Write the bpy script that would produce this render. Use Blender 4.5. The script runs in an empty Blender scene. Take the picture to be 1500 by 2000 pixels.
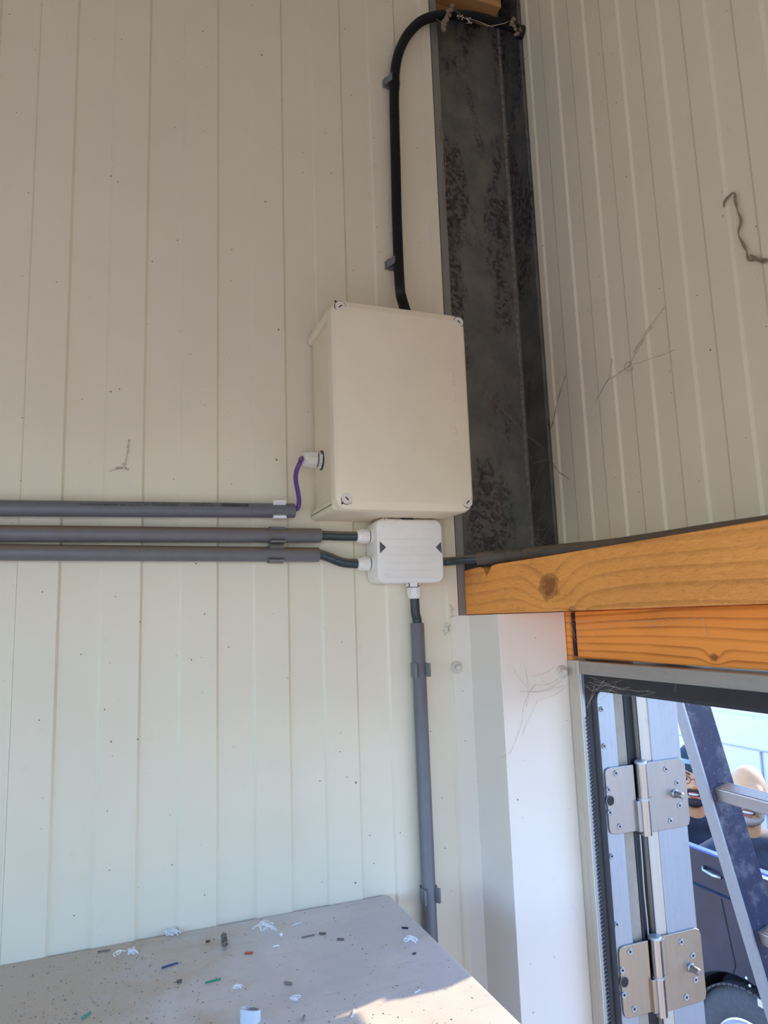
import bpy, bmesh, math, random
from mathutils import Vector, Matrix, Euler
import numpy as np
random.seed(7); np.random.seed(7)
sc = bpy.context.scene
COL = sc.collection
PI = math.pi
H = 2.10                      # camera (and door head) height above the floor; coordinates below are relative to the camera level

# ------------------------------------------------------------------ camera
F_PX, TH, PT, RL, D = 1373.95, math.radians(20.953), math.radians(8.578), math.radians(-1.973), 0.9844
fw = Vector((math.sin(TH)*math.cos(PT), math.cos(TH)*math.cos(PT), math.sin(PT)))
r0 = fw.cross(Vector((0, 0, 1))).normalized(); u0 = r0.cross(fw)
rt = r0*math.cos(RL) + u0*math.sin(RL); up = -r0*math.sin(RL) + u0*math.cos(RL)
cd = bpy.data.cameras.new('camera'); cam = bpy.data.objects.new('camera', cd); COL.objects.link(cam)
cam.matrix_world = Matrix(((rt.x, up.x, -fw.x, 0), (rt.y, up.y, -fw.y, -D), (rt.z, up.z, -fw.z, H), (0, 0, 0, 1)))
cd.sensor_fit = 'VERTICAL'; cd.sensor_height = 36; cd.lens = F_PX/2000*36; cd.clip_start = 0.02; cd.clip_end = 200
sc.camera = cam
# ------------------------------------------------------------------ light
SUN_EL = math.radians(30); SUN_AZ = math.atan2(0.955, 0.295)
w = bpy.data.worlds.new('sky'); sc.world = w; w.use_nodes = True
nt = w.node_tree; bgn = nt.nodes['Background']
sky = nt.nodes.new('ShaderNodeTexSky'); sky.sky_type = 'NISHITA'; sky.sun_disc = False
sky.sun_elevation = SUN_EL; sky.sun_rotation = SUN_AZ; sky.dust_density = 0.5; sky.air_density = 1.0; sky.ozone_density = 1.6
mx = nt.nodes.new('ShaderNodeMix'); mx.data_type = 'RGBA'; mx.blend_type = 'MULTIPLY'; mx.inputs[0].default_value = 1.0
mx.inputs[7].default_value = (0.72, 0.95, 1.42, 1)          # a clear, rather blue morning sky
nt.links.new(sky.outputs[0], mx.inputs[6]); nt.links.new(mx.outputs[2], bgn.inputs[0]); bgn.inputs[1].default_value = 0.38
sd = bpy.data.lights.new('sun', 'SUN'); sd.energy = 4.3; sd.angle = math.radians(0.6); sd.color = (1.0, 0.74, 0.46)
so = bpy.data.objects.new('sun', sd); COL.objects.link(so)
sv = Vector((math.sin(SUN_AZ)*math.cos(SUN_EL), math.cos(SUN_AZ)*math.cos(SUN_EL), math.sin(SUN_EL)))
so.rotation_euler = sv.to_track_quat('Z', 'Y').to_euler(); so.location = (6, 2, 6)
sc.view_settings.view_transform = 'Standard'; sc.view_settings.look = 'None'
sc.view_settings.gamma = 1; sc.view_settings.use_curve_mapping = False
sc.view_settings.exposure = 0.96
sc.cycles.max_bounces = 14; sc.cycles.diffuse_bounces = 10; sc.cycles.glossy_bounces = 4
sc.cycles.sample_clamp_indirect = 6.0

# ------------------------------------------------------------------ pixel -> point on a plane (to lay out from measurements)
def ray(px, py): return fw + rt*((px-750)/F_PX) - up*((py-1000)/F_PX)
C0 = Vector((0, -D, 0))
def on_y(px, py, y=0.0):
    d = ray(px, py); return C0 + d*((y-C0.y)/d.y)
def on_x(px, py, x):
    d = ray(px, py); return C0 + d*((x-C0.x)/d.x)
def on_z(px, py, z):
    d = ray(px, py); return C0 + d*((z-C0.z)/d.z)

# ------------------------------------------------------------------ mesh builder
class MB:
    def __init__(s): s.v = []; s.f = []; s.m = []
    def add(s, vs, fs, m=0):
        o = len(s.v); s.v += [Vector(p) for p in vs]; s.f += [tuple(i+o for i in f) for f in fs]; s.m += [m]*len(fs); return s
    def box(s, x0, x1, y0, y1, z0, z1, m=0):
        vs = [(x, y, z) for x in (x0, x1) for y in (y0, y1) for z in (z0, z1)]
        return s.add(vs, [(0, 1, 3, 2), (4, 6, 7, 5), (0, 4, 5, 1), (2, 3, 7, 6), (0, 2, 6, 4), (1, 5, 7, 3)], m)
    def obox(s, c, ax, h, m=0):
        c = Vector(c); ax = [Vector(a).normalized() for a in ax]
        vs = [c + ax[0]*h[0]*i + ax[1]*h[1]*j + ax[2]*h[2]*k for i in (-1, 1) for j in (-1, 1) for k in (-1, 1)]
        return s.add(vs, [(0, 1, 3, 2), (4, 6, 7, 5), (0, 4, 5, 1), (2, 3, 7, 6), (0, 2, 6, 4), (1, 5, 7, 3)], m)
    def loft(s, rings, cap0=True, cap1=True, m=0):
        n = len(rings[0]); vs = [p for r in rings for p in r]; fs = []
        for k in range(len(rings)-1):
            for i in range(n):
                j = (i+1) % n; fs.append((k*n+i, k*n+j, (k+1)*n+j, (k+1)*n+i))
        if cap0: fs.append(tuple(range(n-1, -1, -1)))
        if cap1: fs.append(tuple((len(rings)-1)*n+i for i in range(n)))
        return s.add(vs, fs, m)
    def tube(s, pts, r, n=10, cap=True, m=0):
        pts = [Vector(p) for p in pts]; rr = r if isinstance(r, (list, tuple)) else [r]*len(pts)
        t = (pts[1]-pts[0]).normalized(); a = t.orthogonal().normalized(); rings = []
        for i, p in enumerate(pts):
            t = (pts[min(i+1, len(pts)-1)] - pts[max(i-1, 0)])
            if t.length < 1e-9: t = Vector((0, 0, 1))
            t.normalize(); a = a - t*a.dot(t)
            if a.length < 1e-6: a = t.orthogonal()
            a.normalize(); b = t.cross(a)
            rings.append([p + (a*math.cos(2*PI*k/n) + b*math.sin(2*PI*k/n))*rr[i] for k in range(n)])
        return s.loft(rings, cap, cap, m)
    def cyl(s, p0, p1, r, n=20, r1=None, m=0): return s.tube([p0, p1], [r, r if r1 is None else r1], n, True, m)
    def prof(s, p0, d, steps, n=20, m=0, turn=0):     # a turned body: steps = (distance along d, radius)
        p0 = Vector(p0); d = Vector(d).normalized(); a = d.orthogonal().normalized(); b = d.cross(a)
        return s.loft([[p0 + d*t + (a*math.cos(2*PI*k/n+turn) + b*math.sin(2*PI*k/n+turn))*max(r, 1e-5) for k in range(n)] for t, r in steps], True, True, m)
    def prism(s, poly, fn, h0, h1, m=0):              # fn(u, v, h) -> point
        return s.loft([[fn(u, v, h0) for u, v in poly], [fn(u, v, h1) for u, v in poly]], True, True, m)
    def ball(s, c, r, nu=16, nv=10, M=None, m=0):
        c = Vector(c); r = r if isinstance(r, (list, tuple)) else (r, r, r); vs = []; fs = []
        for j in range(nv+1):
            th = PI*j/nv
            for i in range(nu):
                ph = 2*PI*i/nu
                p = Vector((r[0]*math.sin(th)*math.cos(ph), r[1]*math.sin(th)*math.sin(ph), r[2]*math.cos(th)))
                if M is not None: p = M @ p
                vs.append(c+p)
        for j in range(nv):
            for i in range(nu):
                k = (i+1) % nu; fs.append((j*nu+i, (j+1)*nu+i, (j+1)*nu+k, j*nu+k))
        return s.add(vs, fs, m)
    def xf(s, M): s.v = [M @ p for p in s.v]; return s
    def build(s, name, mat, parent=None, smooth=False, bevel=0, seg=2, origin=None, angle=40, world=False):
        off = Vector((0, 0, 0 if world else H)); V = [p+off for p in s.v]
        if parent is not None: org = Vector(parent['org'])
        elif origin is not None: org = Vector(origin) + off
        else:
            xs = [p.x for p in V]; ys = [p.y for p in V]; zs = [p.z for p in V]
            org = Vector(((min(xs)+max(xs))/2, (min(ys)+max(ys))/2, min(zs)))
        me = bpy.data.meshes.new(name); me.from_pydata([p-org for p in V], [], s.f)
        mats = mat if isinstance(mat, (list, tuple)) else [mat]
        for q in mats: me.materials.append(q)
        if len(mats) > 1: me.polygons.foreach_set('material_index', s.m)
        bm = bmesh.new(); bm.from_mesh(me); bmesh.ops.recalc_face_normals(bm, faces=bm.faces); bm.to_mesh(me); bm.free()
        if smooth:
            me.polygons.foreach_set('use_smooth', [True]*len(me.polygons))
            try: me.set_sharp_from_angle(angle=math.radians(angle))
            except Exception: pass
        me.update()
        o = bpy.data.objects.new(name, me); COL.objects.link(o)
        if parent is not None:
            o.parent = parent; o['org'] = tuple(org)
        else:
            o.location = org; o['org'] = tuple(org)
        if bevel:
            b = o.modifiers.new('edge', 'BEVEL'); b.width = bevel; b.segments = seg; b.limit_method = 'ANGLE'; b.angle_limit = math.radians(35)
        return o

def thing(name, loc, label=None, cat=None, group=None, kind=None):
    o = bpy.data.objects.new(name, None); COL.objects.link(o); p = Vector(loc)+Vector((0, 0, H)); o.location = p; o['org'] = tuple(p)
    o.empty_display_size = 0.05
    return tag(o, label, cat, group, kind)
def tag(o, label=None, cat=None, group=None, kind=None):
    if label: o['label'] = label
    if cat: o['category'] = cat
    if group: o['group'] = group
    if kind: o['kind'] = kind
    return o

# ------------------------------------------------------------------ materials
def new_mat(name, col, rough=0.5, metal=0.0, spec=0.5):
    m = bpy.data.materials.new(name); m.use_nodes = True; b = m.node_tree.nodes['Principled BSDF']
    b.inputs['Base Color'].default_value = (*col, 1); b.inputs['Roughness'].default_value = rough; b.inputs['Metallic'].default_value = metal
    b.inputs['Specular IOR Level'].default_value = spec
    return m
class NT:
    def __init__(s, m): s.t = m.node_tree; s.b = s.t.nodes['Principled BSDF']
    def n(s, typ, **kw):
        x = s.t.nodes.new('ShaderNode'+typ)
        for k, v in kw.items(): setattr(x, k, v)
        return x
    def l(s, a, b): s.t.links.new(a, b)
    def val(s, sock, v):
        if hasattr(v, 'is_linked') or hasattr(v, 'links'): s.l(v, sock)
        else: sock.default_value = v
    def math(s, op, a, b=0.0, c=None):
        x = s.n('Math', operation=op); s.val(x.inputs[0], a); s.val(x.inputs[1], b)
        if c is not None: s.val(x.inputs[2], c)
        return x.outputs[0]
    def pos(s):
        if not hasattr(s, '_p'): s._p = s.n('NewGeometry').outputs['Position']
        return s._p
    def sep(s):
        if not hasattr(s, '_s'):
            x = s.n('SeparateXYZ'); s.l(s.pos(), x.inputs[0]); s._s = x.outputs
        return s._s
    def vec(s, a, b, c=0.0):
        x = s.n('CombineXYZ'); s.val(x.inputs[0], a); s.val(x.inputs[1], b); s.val(x.inputs[2], c); return x.outputs[0]
    def noise(s, v, scale, detail=3, rough=0.5, dist=0.0):
        x = s.n('TexNoise'); s.l(v, x.inputs['Vector']); x.inputs['Scale'].default_value = scale; x.inputs['Detail'].default_value = detail
        x.inputs['Roughness'].default_value = rough; x.inputs['Distortion'].default_value = dist; return x.outputs['Fac']
    def ramp(s, f, stops):
        x = s.n('ValToRGB'); e = x.color_ramp.elements
        while len(e) < len(stops): e.new(0.5)
        for i, (p, c) in enumerate(stops):
            e[i].position = p; e[i].color = (*c, 1) if len(c) == 3 else c
        s.l(f, x.inputs[0]); return x.outputs[0]
    def mix(s, f, a, b, mode='MIX'):
        x = s.n('Mix', data_type='RGBA', blend_type=mode); s.val(x.inputs[0], f)
        for i, v in ((6, a), (7, b)):
            if isinstance(v, tuple): x.inputs[i].default_value = (*v, 1)
            else: s.l(v, x.inputs[i])
        return x.outputs[2]
    def smooth(s, v, a, b):
        x = s.n('MapRange', interpolation_type='SMOOTHSTEP'); s.val(x.inputs[0], v); x.inputs[1].default_value = a; x.inputs[2].default_value = b; return x.outputs[0]
    def bump(s, h, strength, dist=0.001):
        x = s.n('Bump'); x.inputs['Strength'].default_value = strength; x.inputs['Distance'].default_value = dist; s.l(h, x.inputs['Height']); s.l(x.outputs[0], s.b.inputs['Normal'])

def speck(N, plane, scale, r, keep, seed=0.0):
    S = N.sep(); v = N.vec(S[plane[0]], S[plane[1]], seed)
    x = N.n('TexVoronoi', voronoi_dimensions='2D'); N.l(v, x.inputs['Vector']); x.inputs['Scale'].default_value = scale; x.inputs['Randomness'].default_value = 1
    c = N.n('SeparateColor'); N.l(x.outputs['Color'], c.inputs[0])
    size = N.math('MULTIPLY_ADD', c.outputs[1], r*scale*1.0, r*scale*0.4)
    wob = N.math('MULTIPLY_ADD', N.noise(v, 700, 1), r*scale*1.2, -r*scale*0.6)
    d = N.math('ADD', x.outputs['Distance'], wob)
    return N.math('MULTIPLY', N.math('LESS_THAN', d, size), N.math('GREATER_THAN', c.outputs[0], keep))

def paint_mat(name, col, plane, rough=0.42, specks=True):
    m = new_mat(name, col, rough, 0, 0.4); N = NT(m); S = N.sep(); v = N.vec(S[0], S[1], S[2])
    base = N.mix(N.smooth(N.noise(v, 3.5, 4, 0.6), 0.35, 0.75), col, tuple(c*0.94 for c in col))
    base = N.mix(N.math('MULTIPLY', N.smooth(N.noise(v, 38, 5, 0.65), 0.62, 0.8), 0.22), base, (0.42, 0.36, 0.28))
    if specks:
        base = N.mix(N.math('MULTIPLY', speck(N, plane, 26, 0.0007, 0.72), 0.85), base, (0.05, 0.04, 0.03))
        base = N.mix(N.math('MULTIPLY', speck(N, plane, 9, 0.0011, 0.72, 3), 0.85), base, (0.06, 0.045, 0.035))
    N.l(base, N.b.inputs['Base Color'])
    N.bump(N.noise(v, 160, 3), 0.10, 0.0006)
    return m
def plain(name, col, rough=0.5, metal=0.0, var=0.12, scale=30, spec=0.5, bump=0.0, dust=None):
    m = new_mat(name, col, rough, metal, spec); N = NT(m); v = N.pos(); f = N.noise(v, scale, 4, 0.6)
    c = N.mix(N.smooth(f, 0.3, 0.75), col, tuple(x*(1-var) for x in col))
    if dust:                                            # dust that has settled on upward faces
        g = N.n('NewGeometry'); s = N.n('SeparateXYZ'); N.l(g.outputs['Normal'], s.inputs[0])
        k = N.math('MULTIPLY', N.smooth(N.math('ADD', s.outputs[2], N.math('MULTIPLY_ADD', N.noise(v, 60, 4, 0.7), 0.7, -0.35)), dust[1], dust[1]+0.35), dust[2])
        c = N.mix(k, c, dust[0])
    N.l(c, N.b.inputs['Base Color'])
    if bump: N.bump(N.noise(v, scale*6, 3), bump, 0.0008)
    return m
def metal_mat(name, col, rough, along, scale=60, metal=0.85, var=0.18):
    m = new_mat(name, col, rough, metal); N = NT(m); S = N.sep()
    st = [6.0 if i == along else 260.0 for i in range(3)]
    v = N.vec(N.math('MULTIPLY', S[0], st[0]), N.math('MULTIPLY', S[1], st[1]), N.math('MULTIPLY', S[2], st[2]))
    f = N.noise(v, 1.0, 3); g = N.noise(N.pos(), scale, 4, 0.65)
    c = N.mix(f, col, tuple(x*(1-var) for x in col)); c = N.mix(N.math('MULTIPLY', N.smooth(g, 0.5, 0.8), 0.35), c, tuple(x*0.72 for x in col))
    N.l(c, N.b.inputs['Base Color'])
    N.l(N.math('MULTIPLY_ADD', g, 0.3, rough-0.12), N.b.inputs['Roughness'])
    return m
def galv_mat():
    m = new_mat('galvanised steel', (0.1, 0.1, 0.09), 0.5, 0.45); N = NT(m); v = N.pos(); S = N.sep()
    x = N.n('TexVoronoi'); N.l(v, x.inputs['Vector']); x.inputs['Scale'].default_value = 170
    c = N.n('SeparateColor'); N.l(x.outputs['Color'], c.inputs[0])
    st = N.vec(S[0], S[1], N.math('MULTIPLY', S[2], 0.28))
    patch = N.smooth(N.noise(st, 16, 4, 0.6, 0.3), 0.46, 0.58)
    blot = N.smooth(N.math('ADD', N.math('MULTIPLY', c.outputs[0], 0.55), N.noise(v, 90, 3)), 0.62, 0.92)
    grey = N.mix(N.smooth(N.noise(v, 22, 4), 0.3, 0.7), (0.215, 0.205, 0.180), (0.150, 0.150, 0.138))
    dark = N.mix(c.outputs[1], (0.085, 0.064, 0.062), (0.046, 0.038, 0.039))
    dk = N.mix(N.math('MULTIPLY', blot, 0.8), dark, (0.185, 0.165, 0.158))
    col = N.mix(N.math('MULTIPLY', patch, 0.92), grey, dk)
    col = N.mix(N.math('MULTIPLY', N.smooth(N.noise(v, 500, 2), 0.70, 0.78), 0.6), col, (0.30, 0.26, 0.20))
    N.l(col, N.b.inputs['Base Color']); N.l(N.math('MULTIPLY_ADD', c.outputs[2], 0.2, 0.42), N.b.inputs['Roughness'])
    return m
def wood_mat(name, a, b, freq, amp, knots, seed=0.0, rough_fuzz=0.3, along=1, up_ax=2, lines=0.8):
    m = new_mat(name, a, 0.68, 0, 0.3); N = NT(m); S = N.sep(); y = S[along]; z = S[up_ax]; xx = S[0 if along == 1 else 1]
    v = N.vec(N.math('MULTIPLY', y, 2.2), N.math('MULTIPLY', z, 9.0), N.math('MULTIPLY_ADD', xx, 9.0, seed))
    ph = N.math('MULTIPLY_ADD', N.noise(v, 1.0, 2, 0.45), amp, N.math('MULTIPLY', z, freq))
    ph = N.math('ADD', ph, N.math('MULTIPLY', xx, freq*0.4))
    kcol = None; kring = None
    for (ky, kz, kr, ka) in knots:
        dy = N.math('SUBTRACT', y, ky); dz = N.math('SUBTRACT', z, kz+H)
        d2 = N.math('ADD', N.math('MULTIPLY', N.math('MULTIPLY', dy, dy), 0.55), N.math('MULTIPLY', dz, dz))
        dist = N.math('SQRT', d2)
        ph = N.math('ADD', ph, N.math('MULTIPLY', N.math('EXPONENT', N.math('MULTIPLY', d2, -1.0/(kr*kr*6.0))), ka))
        wob = N.math('MULTIPLY_ADD', N.noise(N.pos(), 90, 4), kr*1.3, -kr*0.65)
        k = N.smooth(N.math('ADD', dist, wob), kr*1.15, kr*0.55)
        kcol = k if kcol is None else N.math('MAXIMUM', kcol, k)
        rr = N.math('MULTIPLY', N.smooth(N.math('ABSOLUTE', N.math('SUBTRACT', N.math('ADD', dist, wob), kr)), kr*0.22, 0.0), 0.8)
        kring = rr if kring is None else N.math('MAXIMUM', kring, rr)
    band = N.math('FRACT', ph)
    line = N.smooth(band, 0.55, 0.97)
    line = N.math('MULTIPLY', line, N.smooth(band, 1.0, 0.965))
    fib = N.noise(N.vec(N.math('MULTIPLY', y, 30.0), N.math('MULTIPLY', z, 900.0), N.math('MULTIPLY', xx, 300.0)), 1.0, 2)
    big = N.noise(N.vec(N.math('MULTIPLY', y, 6.0), N.math('MULTIPLY', z, 22.0), seed), 1.0, 3)
    c = N.mix(N.smooth(big, 0.3, 0.72), a, tuple(q*0.84 for q in a))
    c = N.mix(N.math('MULTIPLY', fib, 0.30), c, tuple(min(1, q*1.25) for q in a))
    c = N.mix(N.math('MULTIPLY', line, N.math('MULTIPLY_ADD', N.smooth(big, 0.25, 0.7), lines*0.9, lines*0.35)), c, b)
    if kcol is not None:
        c = N.mix(N.math('MULTIPLY', kring, 0.6), c, tuple(q*0.6 for q in b)); kc = N.mix(N.noise(N.pos(), 260, 3), (0.32, 0.11, 0.030), (0.13, 0.045, 0.014)); c = N.mix(N.math('MULTIPLY', kcol, 0.9), c, kc)
    fz = N.noise(N.vec(N.math('MULTIPLY', y, 90.0), N.math('MULTIPLY', z, 260.0), N.math('MULTIPLY', xx, 200.0)), 1.0, 4, 0.65, 0.8)
    c = N.mix(N.math('MULTIPLY', N.smooth(fz, 0.50, 0.68), 0.28*rough_fuzz), c, tuple(min(1, q*1.35) for q in a)); c = N.mix(N.math('MULTIPLY', N.smooth(fz, 0.45, 0.28), 0.35*rough_fuzz), c, b)
    N.l(c, N.b.inputs['Base Color'])
    h = N.math('ADD', N.math('MULTIPLY', fz, rough_fuzz), N.math('MULTIPLY', line, -0.25)); N.bump(h, 0.9, 0.0016)
    return m

WALL = (0.75, 0.672, 0.505)
M_wallA = paint_mat('off white wall coating', WALL, (0, 2))
M_wallB = paint_mat('off white wall coating lightened', (0.85, 0.76, 0.56), (1, 2))  # light from the left is put into this paler wall colour
M_trim = paint_mat('white flashing coating', (0.77, 0.695, 0.58), (0, 2), 0.38)
M_core = plain('panel foam core', (0.55, 0.47, 0.32), 0.9)
M_ceil = plain('ceiling coating', (0.76, 0.71, 0.61), 0.6)
M_floor = plain('concrete floor', (0.60, 0.50, 0.37), 0.85, var=0.3, scale=5, bump=0.3)
M_ground = plain('dusty paving outside', (0.66, 0.53, 0.37), 0.9, var=0.25, scale=4, bump=0.3)
M_galv = galv_mat()
M_galvlip = metal_mat('galvanised lip', (0.27, 0.25, 0.22), 0.5, 2, metal=0.4)
M_box = plain('warm grey enclosure plastic', (0.82, 0.71, 0.51), 0.42, var=0.05, scale=14, bump=0.02)
M_boxw = plain('light grey junction box plastic', (0.82, 0.78, 0.70), 0.42, var=0.06, scale=25, bump=0.02)
M_gland = plain('pale grey gland plastic', (0.80, 0.75, 0.67), 0.30, var=0.08, scale=60, dust=((0.45, 0.34, 0.22), 0.75, 0.6))
M_dark = plain('dark slot', (0.02, 0.018, 0.016), 0.7)
M_arrow = plain('dark grey arrow print', (0.075, 0.085, 0.09), 0.5)
M_screwcap = plain('grey lid screw plastic', (0.74, 0.66, 0.56), 0.38, var=0.05)
M_pvc = plain('grey pvc pipe', (0.150, 0.152, 0.168), 0.36, var=0.10, scale=50, dust=((0.20, 0.145, 0.09), 0.92, 0.35))
M_pvcd = plain('grey pvc pipe with dust', (0.165, 0.162, 0.170), 0.40, var=0.12, scale=60, dust=((0.22, 0.155, 0.095), 0.25, 0.9))
M_pvcv = plain('upright grey pvc pipe', (0.150, 0.143, 0.150), 0.42, var=0.12, scale=40)
M_clip = plain('grey clip plastic', (0.17, 0.165, 0.16), 0.45, var=0.1)
M_clipw = plain('white clip plastic', (0.80, 0.79, 0.76), 0.4, var=0.05)
M_cable = plain('dark green cable sheath', (0.024, 0.040, 0.042), 0.42, var=0.2, scale=70, dust=((0.20, 0.15, 0.09), 0.30, 0.85))
M_cablev = plain('dark green upright cable sheath', (0.024, 0.042, 0.042), 0.42, var=0.2, scale=70)
M_violet = plain('violet cable sheath', (0.135, 0.055, 0.24), 0.42, var=0.15, scale=60)
M_corr = plain('black corrugated plastic', (0.010, 0.010, 0.012), 0.38, var=0.2)
M_ink = plain('black pipe print', (0.012, 0.012, 0.014), 0.6)
M_bolt = plain('white painted bolt', (0.66, 0.60, 0.50), 0.35)
M_alu = metal_mat('mill aluminium', (0.42, 0.46, 0.50), 0.40, 2, metal=0.7)  # blue of the reflected sky put into the metal's colour
M_aluh = metal_mat('mill aluminium head', (0.46, 0.44, 0.41), 0.40, 1)
M_jamb = metal_mat('jamb aluminium', (0.62, 0.56, 0.45), 0.40, 2, metal=0.4)  # warm tint paints in the gold light reflected onto the jamb
M_plate = metal_mat('brushed hinge steel', (0.40, 0.39, 0.37), 0.34, 2, 40, 0.92)
M_knuckle = metal_mat('polished hinge steel', (0.50, 0.46, 0.41), 0.22, 2, 30, 0.95)
M_screw = metal_mat('screw steel', (0.50, 0.50, 0.50), 0.35, 0, 80, 0.6)
M_rubber = plain('black rubber gasket', (0.022, 0.021, 0.022), 0.55, var=0.3, scale=80, dust=((0.30, 0.25, 0.20), 0.75, 0.6), bump=0.2)
M_tan = plain('tan steel return', (0.36, 0.31, 0.23), 0.5, var=0.2, scale=40)
M_seal = plain('black edge seal', (0.014, 0.014, 0.016), 0.5, var=0.2)
M_web = plain('dusty cobweb', (0.50, 0.44, 0.36), 0.9)
M_webd = plain('dirt clump', (0.30, 0.22, 0.145), 0.95, var=0.4, scale=200)

def wrap_text(body, length, fn, name, mat, parent, depth=0.0003, height=None):
    """text -> mesh, scaled to LENGTH along u; fn(u, v, h) places it on its surface"""
    cu = bpy.data.curves.new('lettering', 'FONT'); cu.body = body; cu.size = 1.0; cu.extrude = 0.5; cu.align_x = 'CENTER'; cu.align_y = 'CENTER'
    cu.resolution_u = 3
    o = bpy.data.objects.new('lettering', cu); COL.objects.link(o)
    dg = bpy.context.evaluated_depsgraph_get(); me = o.evaluated_get(dg).to_mesh()
    vs = [tuple(p.co) for p in me.vertices]; fs = [tuple(f.vertices) for f in me.polygons]
    o.evaluated_get(dg).to_mesh_clear(); bpy.data.objects.remove(o); bpy.data.curves.remove(cu)
    xs = [p[0] for p in vs]; ys = [p[1] for p in vs]; s = length/(max(xs)-min(xs)); sy = s if height is None else height/(max(ys)-min(ys))
    mx = (max(xs)+min(xs))/2; my = (max(ys)+min(ys))/2
    b = MB(); b.add([fn((x-mx)*s, (yy-my)*sy, (zz+0.5)*depth) for x, yy, zz in vs], fs)
    return b.build(name, mat, parent)

def rrect(x0, x1, z0, z1, r, n=6):
    out = []
    for cx, cz, a in ((x1-r, z1-r, 0), (x0+r, z1-r, 90), (x0+r, z0+r, 180), (x1-r, z0+r, 270)):
        for k in range(n+1):
            t = math.radians(a + 90*k/n); out.append((cx+r*math.cos(t), cz+r*math.sin(t)))
    return out

# ================================================================== ROOM SHELL
ZF = -H; ZC = 1.60; XB = 0.685; XL = -1.30; YBK = -2.1
X0, PER = -0.1171, 0.0987
def ribbed(a0, a1, edges, fn, depth, slope, z0, z1, thick):
    """a micro-rib sheet: EDGES = (position, 'up'|'down'); returns the mesh"""
    pts = []; lvl = 0
    ed = [(e, d) for e, d in edges if a0 < e < a1]
    lvl = 0 if (not ed or ed[0][1] == 'up') else depth
    pts.append((a0, lvl))
    for e, d in ed:
        nl = depth if d == 'up' else 0
        pts += [(e-slope/2, lvl), (e+slope/2, nl)]; lvl = nl
    pts.append((a1, lvl))
    b = MB(); n = len(pts)
    for (u0, l0), (u1, l1) in zip(pts[:-1], pts[1:]):
        if u1-u0 < 1e-6: continue
        b.add([fn(u0, l0, z0), fn(u1, l1, z0), fn(u1, l1, z1), fn(u0, l0, z1)], [(0, 1, 2, 3)])
    b.add([fn(a0, pts[0][1], z0), fn(a0, -thick, z0), fn(a0, -thick, z1), fn(a0, pts[0][1], z1)], [(0, 1, 2, 3)])
    b.add([fn(a1, pts[-1][1], z0), fn(a1, -thick, z0), fn(a1, -thick, z1), fn(a1, pts[-1][1], z1)], [(0, 1, 2, 3)])
    b.add([fn(a0, -thick, z0), fn(a1, -thick, z0), fn(a1, -thick, z1), fn(a0, -thick, z1)], [(0, 1, 2, 3)])
    b.add([fn(u, l, z0) for u, l in pts] + [fn(a1, -thick, z0), fn(a0, -thick, z0)], [tuple(range(n+2))])
    b.add([fn(u, l, z1) for u, l in pts] + [fn(a1, -thick, z1), fn(a0, -thick, z1)], [tuple(range(n+2))])
    return b
wl = thing('wall_left', (-0.8, 0, ZF), kind='structure')
edgesA = sorted([(X0+PER*k, 'up') for k in range(-24, 7)] + [(X0+PER*(k+0.5), 'down') for k in range(-24, 6)])
fA = lambda u, l, z: (u, 0.0014-l, z)
xs = X0+0.0012
ribbed(XL, xs-0.0004, edgesA, fA, 0.0028, 0.0034, ZF, ZC, 0.06).build('panel', M_wallA, wl)
ribbed(xs+0.0004, 0.4935, [(e, d) for e, d in edgesA if e > xs+0.01], fA, 0.0028, 0.0034, ZF, ZC, 0.06).build('panel', M_wallA, wl)
MB().box(xs-0.004, xs+0.004, 0.0022, 0.02, ZF, ZC).build('joint_strip', M_wallA, wl)

wr = thing('wall_right', (XB, -1.2, ZF), kind='structure')
fB = lambda u, l, z: (XB-l, -u, z)
PB = 0.0757
edgesB = sorted([(0.058+PB*k, 'up') for k in range(-1, 40)] + [(0.0965+PB*k, 'down') for k in range(-1, 40)])
edgesB = [e for e in edgesB if e[0] > 0.02]
ribbed(0.004, 1.10, edgesB, fB, 0.0022, 0.0045, 0.0, ZC, 0.05).build('panel', M_wallB, wr)
ribbed(1.1015, -YBK, edgesB, fB, 0.0022, 0.0045, 0.0, ZC, 0.05).build('panel', M_wallB, wr)
for u in (0.0095, 0.0135, 0.0165):                      # lap joint beside the column
    MB().box(XB-0.0012, XB+0.002, -u-0.0012, -u+0.0004, 0.0, ZC).build('lap_fold', M_wallB, wr)
ribbed(1.06, -YBK, edgesB, fB, 0.0022, 0.0045, ZF, -0.001, 0.05).build('panel', M_wallB, wr)
MB().box(XB+0.003, XB+0.048, -0.10, 0.066, ZF, -0.001).build('corner_fill', M_wallB, wr)
MB().box(0.6425, XB-0.0005, -0.1000, -0.0010, -0.075, 0.0005).build('corner_fill', M_galv, wr)
MB().box(XB+0.0005, XB+0.048, -0.0035, 0.066, 0.0, ZC).build('corner_fill', M_wallB, wr)
tag(MB().box(XL-0.06, XB+0.05, YBK-0.06, 0.06, ZC+0.001, ZC+0.08).build('ceiling', M_ceil), kind='structure')
tag(MB().box(XL-0.06, XB+0.045, YBK-0.06, 0.06, -2.270, ZF-0.001).build('floor', M_floor), kind='structure')
M_far = plain('white far wall coating', (0.80, 0.74, 0.64), 0.6)
wf = thing('wall_far_side', (XL, -1.0, ZF), kind='structure')   # unseen side; bay added and coat whitened to light the right wall
MB().box(XL-0.06, XL-0.001, -0.25, 0.06, ZF, ZC).build('pier', M_far, wf)
MB().box(XL-0.06, XL-0.001, YBK-0.06, -1.95, ZF, ZC).build('pier', M_far, wf)
MB().box(XL-0.06, XL-0.001, -1.95, -0.25, 0.20, ZC).build('header', M_far, wf)
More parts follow.
